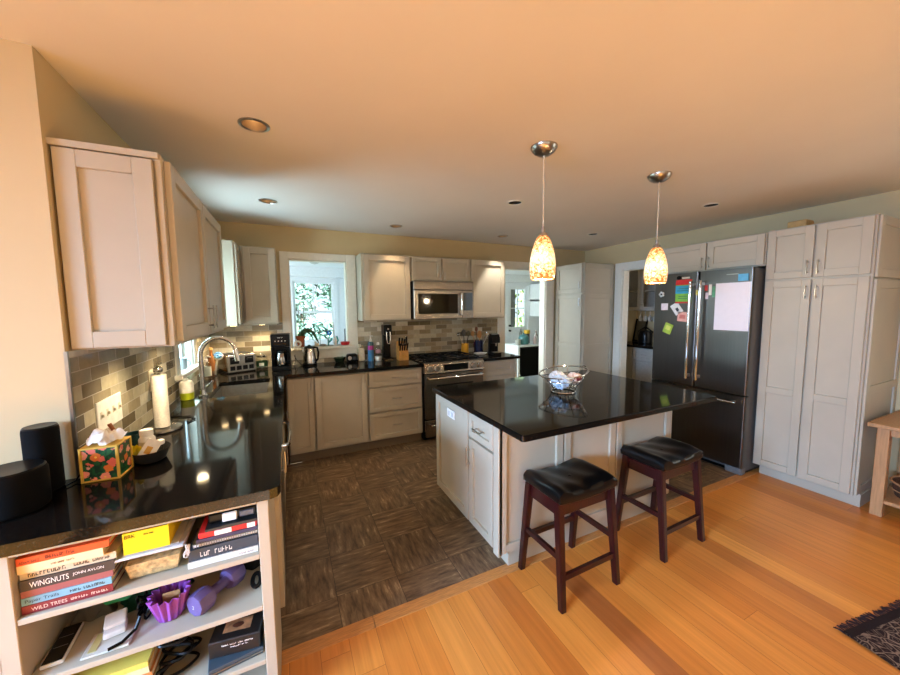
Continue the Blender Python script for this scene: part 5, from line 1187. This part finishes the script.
# lower shelf
ZL = .2325
g3 = 'stack on the lower shelf'
zz = ZL
for col, lb, hh in (((206, 170, 122), 'tan magazine at the bottom of the lower shelf stack', .03), ((96, 112, 78), 'dark green book in the lower shelf stack', .03), ((196, 128, 70), 'orange-brown book in the lower shelf stack', .028), ((220, 202, 160), 'pale cream magazine near the top of the lower shelf stack', .022), ((214, 196, 90), 'yellow-edged magazine on top of the lower shelf stack', .018)):
    book(.05, .27+.004*hh*100*(.5 if zz > .3 else 1), -2.876, -2.72, zz, zz+hh, col, lb, 0, None, (255, 255, 255), 'book', g3); zz += hh+.0005
rn = random.Random(12); P = [(.335+.05*math.sin(k*1.3)+rn.uniform(-.012, .012), -2.80+.05*math.cos(k*1.1)+rn.uniform(-.012, .012), ZL+.006+.0042*k) for k in range(34)]
solo(MB().tube(spline(P), .005, 6), 'cable_bundle', BLACK, 'large coil of black cables in the middle of the lower shelf', 'cable', None, (.335, -2.80, ZL))
o = thing('grey_tablet', 'dark blue-grey flat case under the black picture box', 'case', (.51, -2.82, ZL), math.radians(8))
MB().box(-.085, .085, -.065, .065, 0, .028, .005, 2).build('body', mat('slate_blue_case', (58, 72, 82), .4), o, world=False); MB().box(-.083, .083, -.0665, -.064, .010, .014).build('seam', NICK, o, world=False)
o = thing('product_box', 'black box with a tan picture panel and small white print on the lower shelf', 'box', (.52, -2.80, ZL+.0285), math.radians(-8))
MB().box(-.082, .082, -.062, .062, 0, .062, .003).build('box', mat('black_carton', (26, 20, 18), .45), o, world=False)
MB().box(-.045, .045, -.030, .022, .062, .0628).build('picture_panel', mat('tan_picture', (176, 124, 84), .5, var=.25, scale=40), o, world=False)
MB().ball((0, -.004, .0628), .020, (1, .6, .05), 2).build('picture_spot', mat('brown_picture', (88, 44, 26), .5), o, world=False)
letters('##### ##### #### ######', o, WHITE, .10, .006, ROOT[o] @ faceM('-y', -.04, -.0622, .040)); letters('#####', o, WHITE, .06, .004, ROOT[o] @ faceM('-y', -.012, -.0622, .030))
for o in list(bpy.data.objects):                                    # settle each row on its shelf
    if o.parent is None and 'category' in o and o['category'] != 'bookshelf' and -.02 < o.location.x < .62 and -2.91 < o.location.y < -2.55 and .2 < o.location.z < .86:
        if o.location.z > .65: o.location.z = .6715 + (o.location.z-.6525)*.92; o.scale.z = .92
        elif o.location.z > .45: o.location.z += .0195
        else: o.location.z += .0295
# ------------------------------------------------------------------ small wooden side table and the rug at the right
t = thing('side_table', 'rustic pale wooden side table beside the tall pantry cabinet', 'table', (4.82, -3.55, 0))
MB().box(4.475, 5.16, -3.335, -3.345, .66, .69).box(4.475, 5.16, -3.80, -3.345, .662, .690, .004).build('tabletop', TABLEW, t)
for x in (4.545, 5.07):
    for y in (-3.425, -3.775): MB().box(x, x+.06, y, y+.06, 0, .662, .003).build('leg', TABLEW, t)
MB().box(4.605, 5.07, -3.415, -3.395, .58, .662).box(4.605, 5.07, -3.765, -3.745, .58, .662).box(4.565, 4.585, -3.715, -3.425, .60, .662).build('apron', TABLEW, t)
MB().box(4.56, 5.12, -3.77, -3.37, .10, .125, .003).build('lower_shelf', TABLEW, t)
o = thing('woven_basket', 'brown basket on the lower shelf of the wooden side table', 'basket', (4.80, -3.56, .1255))
mb = MB().lathe([(.13, 0), (.14, .004), (.16, .10), (.164, .104), (.155, .104), (.135, .01), (0, .01)], (4.80, -3.56, .1255), 36).build('body', mat('brown_wicker', (96, 58, 34), .8, var=.3, scale=90, bump=.5), o)
MB().tube([(4.80+.162*math.cos(a), -3.56+.162*math.sin(a), .232) for a in [2*PI*k/36 for k in range(36)]], .007, 8, True).build('rim', mat('pale_wicker', (190, 138, 92), .7), o)
MB().tube([(4.80+.164*math.cos(a), -3.56+.164*math.sin(a), .18) for a in [2*PI*k/36 for k in range(36)]], .004, 8, True).build('band', MATS['pale_wicker'], o)
g = thing('area_rug', 'dark brown patterned rug with a fringed end at the lower right', 'rug', (3.02, -3.675, .001), math.radians(-9))
def rg(u, v): return (u*1.7, -v*1.2, .006+.002*math.sin(u*40+v*13)*math.sin(v*31))
mb = MB().grid(40, 30, rg, .006); mb.build('pile', rug_mat(), g, world=False)
rn = random.Random(6); mb = MB()
for k in range(150):
    x = k*1.7/150; mb.tube([(x, -.004, .008), (x+rn.uniform(-.006, .006), .012, .007), (x+rn.uniform(-.012, .012), .022+rn.uniform(0, .016), .003)], .0028, 5)
fr = mb.build('fringe', mat('dark_fringe', (48, 28, 28), .95), g, world=False); fr['kind'] = 'stuff'
mb = MB()
mb.grid(60, 3, lambda u, v: (u*1.7, -v*.032, .0125+.002*math.sin(u*90+v*3)), .003); mb.build('border', mat('dark_rug_border', (44, 26, 28), .95, bump=.4, scale=120), g, world=False)
# things on top of cabinets
solo(MB().box(4.86, 5.0, -2.79, -2.66, 2.166, 2.276, .006), 'cardboard_box', mat('tan_cardboard', (206, 160, 96), .7), 'tan box on top of the tall cabinets against the right wall', 'box', None, (4.93, -2.72, 2.166))
o = thing('wooden_tray', 'rounded cream tray standing on the white-lit corner cabinet', 'tray', (.15, -.13, 2.151))
MB().box(.05, .28, -.10, -.075, 2.152, 2.235, .03, 4).build('tray', CREAM, o)

# ------------------------------------------------------------------ porch and pantry room contents
o = thing('ceiling_light', 'small round porch ceiling light seen through the back window', 'ceiling light', (1.128, 1.15, 2.22))
MB().lathe([(.075, 0), (.075, -.012), (.05, -.03), (.012, -.042), (0, -.044)], (1.128, 1.15, 2.22), 26).build('globe', mat('porch_light_glass', (190, 192, 190), .3), o)
MB().lathe([(.085, 0), (.085, -.006), (.07, -.008)], (1.128, 1.15, 2.22), 26, cap=False).build('rim', NICK, o)
o = thing('vine_trellis', 'thin dark upright stems standing left in the porch window', 'plant', (.93, 1.2, .0))
mb = MB()
for x, y, a in ((.90, 1.72, .0), (.955, 1.75, .02), (.86, 1.70, -.02)): mb.tube([(x, y, .55), (x+a, y, 1.1), (x+a*.5+.01, y, 1.62)], .006, 6)
mb.build('stems', mat('grey_stem', (120, 122, 112), .8), o)
MB().lathe([(.09, 0), (.13, .55), (.12, .55), (.08, .02), (0, .02)], (.90, 1.725, 0), 24).build('pot', CREAM, o)
o = thing('porch_counter', 'white porch counter beyond the doorway, open and dark below', 'counter', (5.4, 1.45, 0))
MB().box(4.76, 6.2, 1.18, 1.72, .755, .79, .004).build('worktop', PORCHW, o)
MB().box(4.76, 4.80, 1.20, 1.70, 0, .755).box(6.16, 6.2, 1.20, 1.70, 0, .755).build('side_panel', PORCHW, o)
o = thing('bar_fridge', 'black appliance standing under the white porch counter', 'appliance', (5.15, 1.45, 0))
MB().box(4.83, 5.50, 1.24, 1.68, .0, .74, .006).build('body', BLACKM, o); MB().box(4.84, 5.49, 1.22, 1.24, .02, .73, .004).build('door', BLACK, o)
o = thing('cubby_shelf', 'white wall cubby with two compartments beside the porch door', 'shelf', (5.95, 1.85, 1.30))
mb = MB()
for z_ in (1.33, 1.66, 2.0): mb.box(5.66, 6.4, 1.66, 1.995, z_, z_+.035)
for x in (5.66, 6.37): mb.box(x, x+.03, 1.66, 1.995, 1.365, 2.0)
mb.build('frame', PORCHW, o); MB().box(5.69, 6.37, 1.975, 1.995, 1.365, 2.0).build('back', mat('cubby_beige', (206, 190, 150), .6), o)
o = thing('ceramic_mug', 'grey-white mug at the left end of the porch counter', 'mug', (4.80, 1.30, .79)); MB().lathe([(.045, 0), (.05, .005), (.052, .11), (.047, .11), (.045, .01), (0, .01)], (4.83, 1.30, .7905), 24).build('cup', mat('grey_white_glaze', (176, 180, 172), .4), o)
o = thing('teal_canister', 'big teal pot with knobbed lid on the porch counter', 'pot', (5.0, 1.35, .79))
MB().lathe([(.09, 0), (.10, .006), (.105, .13), (.09, .16)], (5.0, 1.35, .7905), 28).build('pot', mat('teal_enamel', (74, 132, 136), .3), o); MB().lathe([(.10, .16), (.06, .19), (.014, .20), (.018, .23), (0, .232)], (5.0, 1.35, .7905), 28).build('lid', MATS['teal_enamel'], o)
o = thing('yellow_jar', 'dark jar with yellow lid behind the teal pot on the porch counter', 'jar', (5.15, 1.50, .79))
MB().lathe([(.05, 0), (.055, .005), (.055, .20)], (5.20, 1.50, .7905), 22).build('body', mat('dark_jar', (60, 56, 48), .3), o); MB().lathe([(.06, .20), (.062, .205), (.062, .27), (0, .272)], (5.20, 1.50, .7905), 22).build('lid', mat('yellow_lid', (226, 184, 34), .4), o)
for x, y, h_, col, lb in ((5.24, 1.30, .17, (206, 186, 190), 'pale pink bottle on the porch counter'), (5.31, 1.36, .20, (226, 226, 224), 'white bottle on the porch counter'), (5.38, 1.44, .24, (110, 46, 40), 'dark red bottle behind the white one on the porch counter'), (5.10, 1.58, .30, (92, 98, 96), 'grey bottle at the back of the porch counter')):
    o = thing('bottle', lb, 'bottle', (x, y, .7905), 0, 'bottles on the porch counter')
    MB().lathe([(.032, 0), (.035, .005), (.035, h_*.7), (.015, h_*.86), (.014, h_)], (x, y, .7905), 20).build('body', mat('bottle_%d_%d_%d' % col, col, .3), o)
    MB().lathe([(.016, h_), (.016, h_+.02), (0, h_+.022)], (x, y, .7905), 14).build('cap', WHITE, o)
PGREY = mat('pantry_room_cabinet_grey', (176, 172, 162), .5)
c = thing('glass_door_cabinet', 'grey glass-door wall cabinet in the dim room beyond the right doorway', 'cabinet', (6.55, -.6, 1.46))
MB().box(6.14, 6.498, -1.20, -.015, 1.455, 1.475).box(6.14, 6.498, -1.20, -.015, 2.36, 2.40).box(6.14, 6.498, -.035, -.015, 1.475, 2.36).box(6.14, 6.498, -1.20, -1.18, 1.475, 2.36).box(6.48, 6.498, -1.18, -.035, 1.475, 2.36).box(6.17, 6.48, -1.18, -.035, 1.78, 1.80).build('body', PGREY, c)
for a, b_ in ((-.33, -.025), (-.64, -.335), (-.95, -.645)):
    mb = MB(); mb.box(6.12, 6.14, a, a+.05, 1.46, 2.39).box(6.12, 6.14, b_-.05, b_, 1.46, 2.39).box(6.12, 6.14, a+.05, b_-.05, 1.46, 1.52).box(6.12, 6.14, a+.05, b_-.05, 2.33, 2.39)
    d_ = mb.build('door', PGREY, c); MB().box(6.128, 6.132, a+.05, b_-.05, 1.52, 2.33).build('glass', GLASS, d_); MB().ball((6.11, b_-.025, 1.56), .012, (1, 1, 1), 2).build('knob', NICK, d_)
c = thing('base_cabinet', 'grey base cabinet with drawers in the dim room beyond the right doorway', 'cabinet', (6.4, -.6, 0))
MB().box(5.88, 6.498, -1.20, -.015, .08, .86).build('body', PGREY, c)
for a, b_ in ((-.42, -.02), (-.83, -.425)):
    mb = MB(); shaker(mb, '-x', 5.88, a, b_, .66, .85, .04); d_ = mb.build('drawer', PGREY, c); pull('-x', 5.88, (a+b_)/2, .755, .10, False, d_)
    mb = MB(); shaker(mb, '-x', 5.88, a, b_, .10, .65, .05); d_ = mb.build('door', PGREY, c); pull('-x', 5.88, a+.04, .56, .10, True, d_)
solo(MB().box(5.84, 6.498, -1.22, -.012, .861, .90, .003), 'countertop', GRAN, 'black countertop in the dim room beyond the right doorway', 'countertop', 'black granite countertops', (6.4, -.6, .861))
o = thing('picture_frame', 'black framed picture leaning on the wall in the dim room', 'frame', (6.6, -.17, .9005))
M = Matrix.Translation(Vector((6.36, -.15, .902))) @ Matrix.Rotation(.22, 4, 'Y')
mb = MB(); mb.box(-.01, .01, -.11, .11, 0, .03, M=M).box(-.01, .01, -.11, .11, .38, .41, M=M).box(-.01, .01, -.11, -.085, .03, .38, M=M).box(-.01, .01, .085, .11, .03, .38, M=M); mb.build('frame', BLACK, o)
MB().box(.0, .006, -.085, .085, .03, .38, M=M).build('picture', mat('brown_picture_field', (92, 82, 58), .6), o)
o = thing('black_mixer', 'black rounded appliance on the counter in the dim room', 'appliance', (6.45, -.42, .9005))
MB().lathe([(.10, 0), (.11, .01), (.115, .14), (.09, .21), (0, .23)], (6.22, -.38, .9005), 26).build('body', BLACK, o); MB().tube([(6.22, -.48, 1.05), (6.22, -.51, 1.10), (6.22, -.38, 1.18), (6.22, -.25, 1.10), (6.22, -.28, 1.05)], .012, 8).build('handle', BLACK, o)
for k in range(4):
    y = -.24-.085*k; lb = ['leftmost', 'second', 'third', 'rightmost'][k]
    o = thing('wine_glass', '%s of the wine glasses hanging under the glass-door cabinet' % lb, 'wine glass', (6.28, y, 1.454), 0, 'hanging wine glasses')
    MB().lathe([(0, 0), (.030, -.002), (.030, -.004), (.004, -.010), (.004, -.075), (.030, -.105), (.036, -.14), (.028, -.18)], (6.28, y, 1.454), 20, cap=False).build('glass', mat('bright_glass', (214, 214, 206), .15, trans=.3), o)
# trees seen through the porch window and door
def tree(x, y, h, R, label, col, seed):
    rn = random.Random(seed); o = thing('garden_tree', label, 'tree', (x, y, -.4), 0, 'trees beyond the porch')
    MB().tube([(x, y, -.4), (x+.1, y, h*.4), (x, y+.1, h*.75)], .1, 8, rad=[.13, .09, .05]).build('trunk', mat('bark', (96, 80, 66), .9), o)
    mb = MB()
    for k in range(900):
        a, b_, r = rn.uniform(0, 2*PI), rn.uniform(-1, 1), R*rn.random()**.4
        c_ = Vector((x+r*math.cos(a)*math.sqrt(1-b_*b_), y+r*math.sin(a)*math.sqrt(1-b_*b_), h*.62+r*b_*1.3))
        d1 = Vector((rn.gauss(0, 1), rn.gauss(0, 1), rn.gauss(0, 1))).normalized(); d2 = d1.cross(Vector((rn.gauss(0, 1), rn.gauss(0, 1), rn.gauss(0, 1)))).normalized(); s = rn.uniform(.06, .14)
        mb.bm.faces.new([mb.bm.verts.new(c_+d1*s), mb.bm.verts.new(c_+d2*s*.5), mb.bm.verts.new(c_-d1*s), mb.bm.verts.new(c_-d2*s*.5)])
    fo = mb.build('foliage', mat('leaf_%d' % seed, col, .6, var=.25), o, smooth=False)
tree(2.35, 7.8, 4.4, 1.1, 'leafy tree right of centre in the porch window', (66, 96, 84), 21)
tree(1.25, 11.5, 2.8, .8, 'pale leafy tree left in the porch window', (96, 122, 112), 22)
tree(9.5, 6.5, 4.4, 1.8, 'yellow-green tree behind the porch door glass', (132, 156, 74), 23)
tree(1.5, 6.0, 1.0, .50, 'low rounded shrub in the lower half of the porch window', (96, 124, 116), 25)
tree(12.5, 8.5, 3.8, 1.6, 'green tree further right behind the porch door', (96, 134, 84), 24)
gd = MB().box(-30, 40, 2.2, 60, -.6, -.4); struct(gd, 'ground', mat('lawn', (84, 98, 66), .9, var=.1))
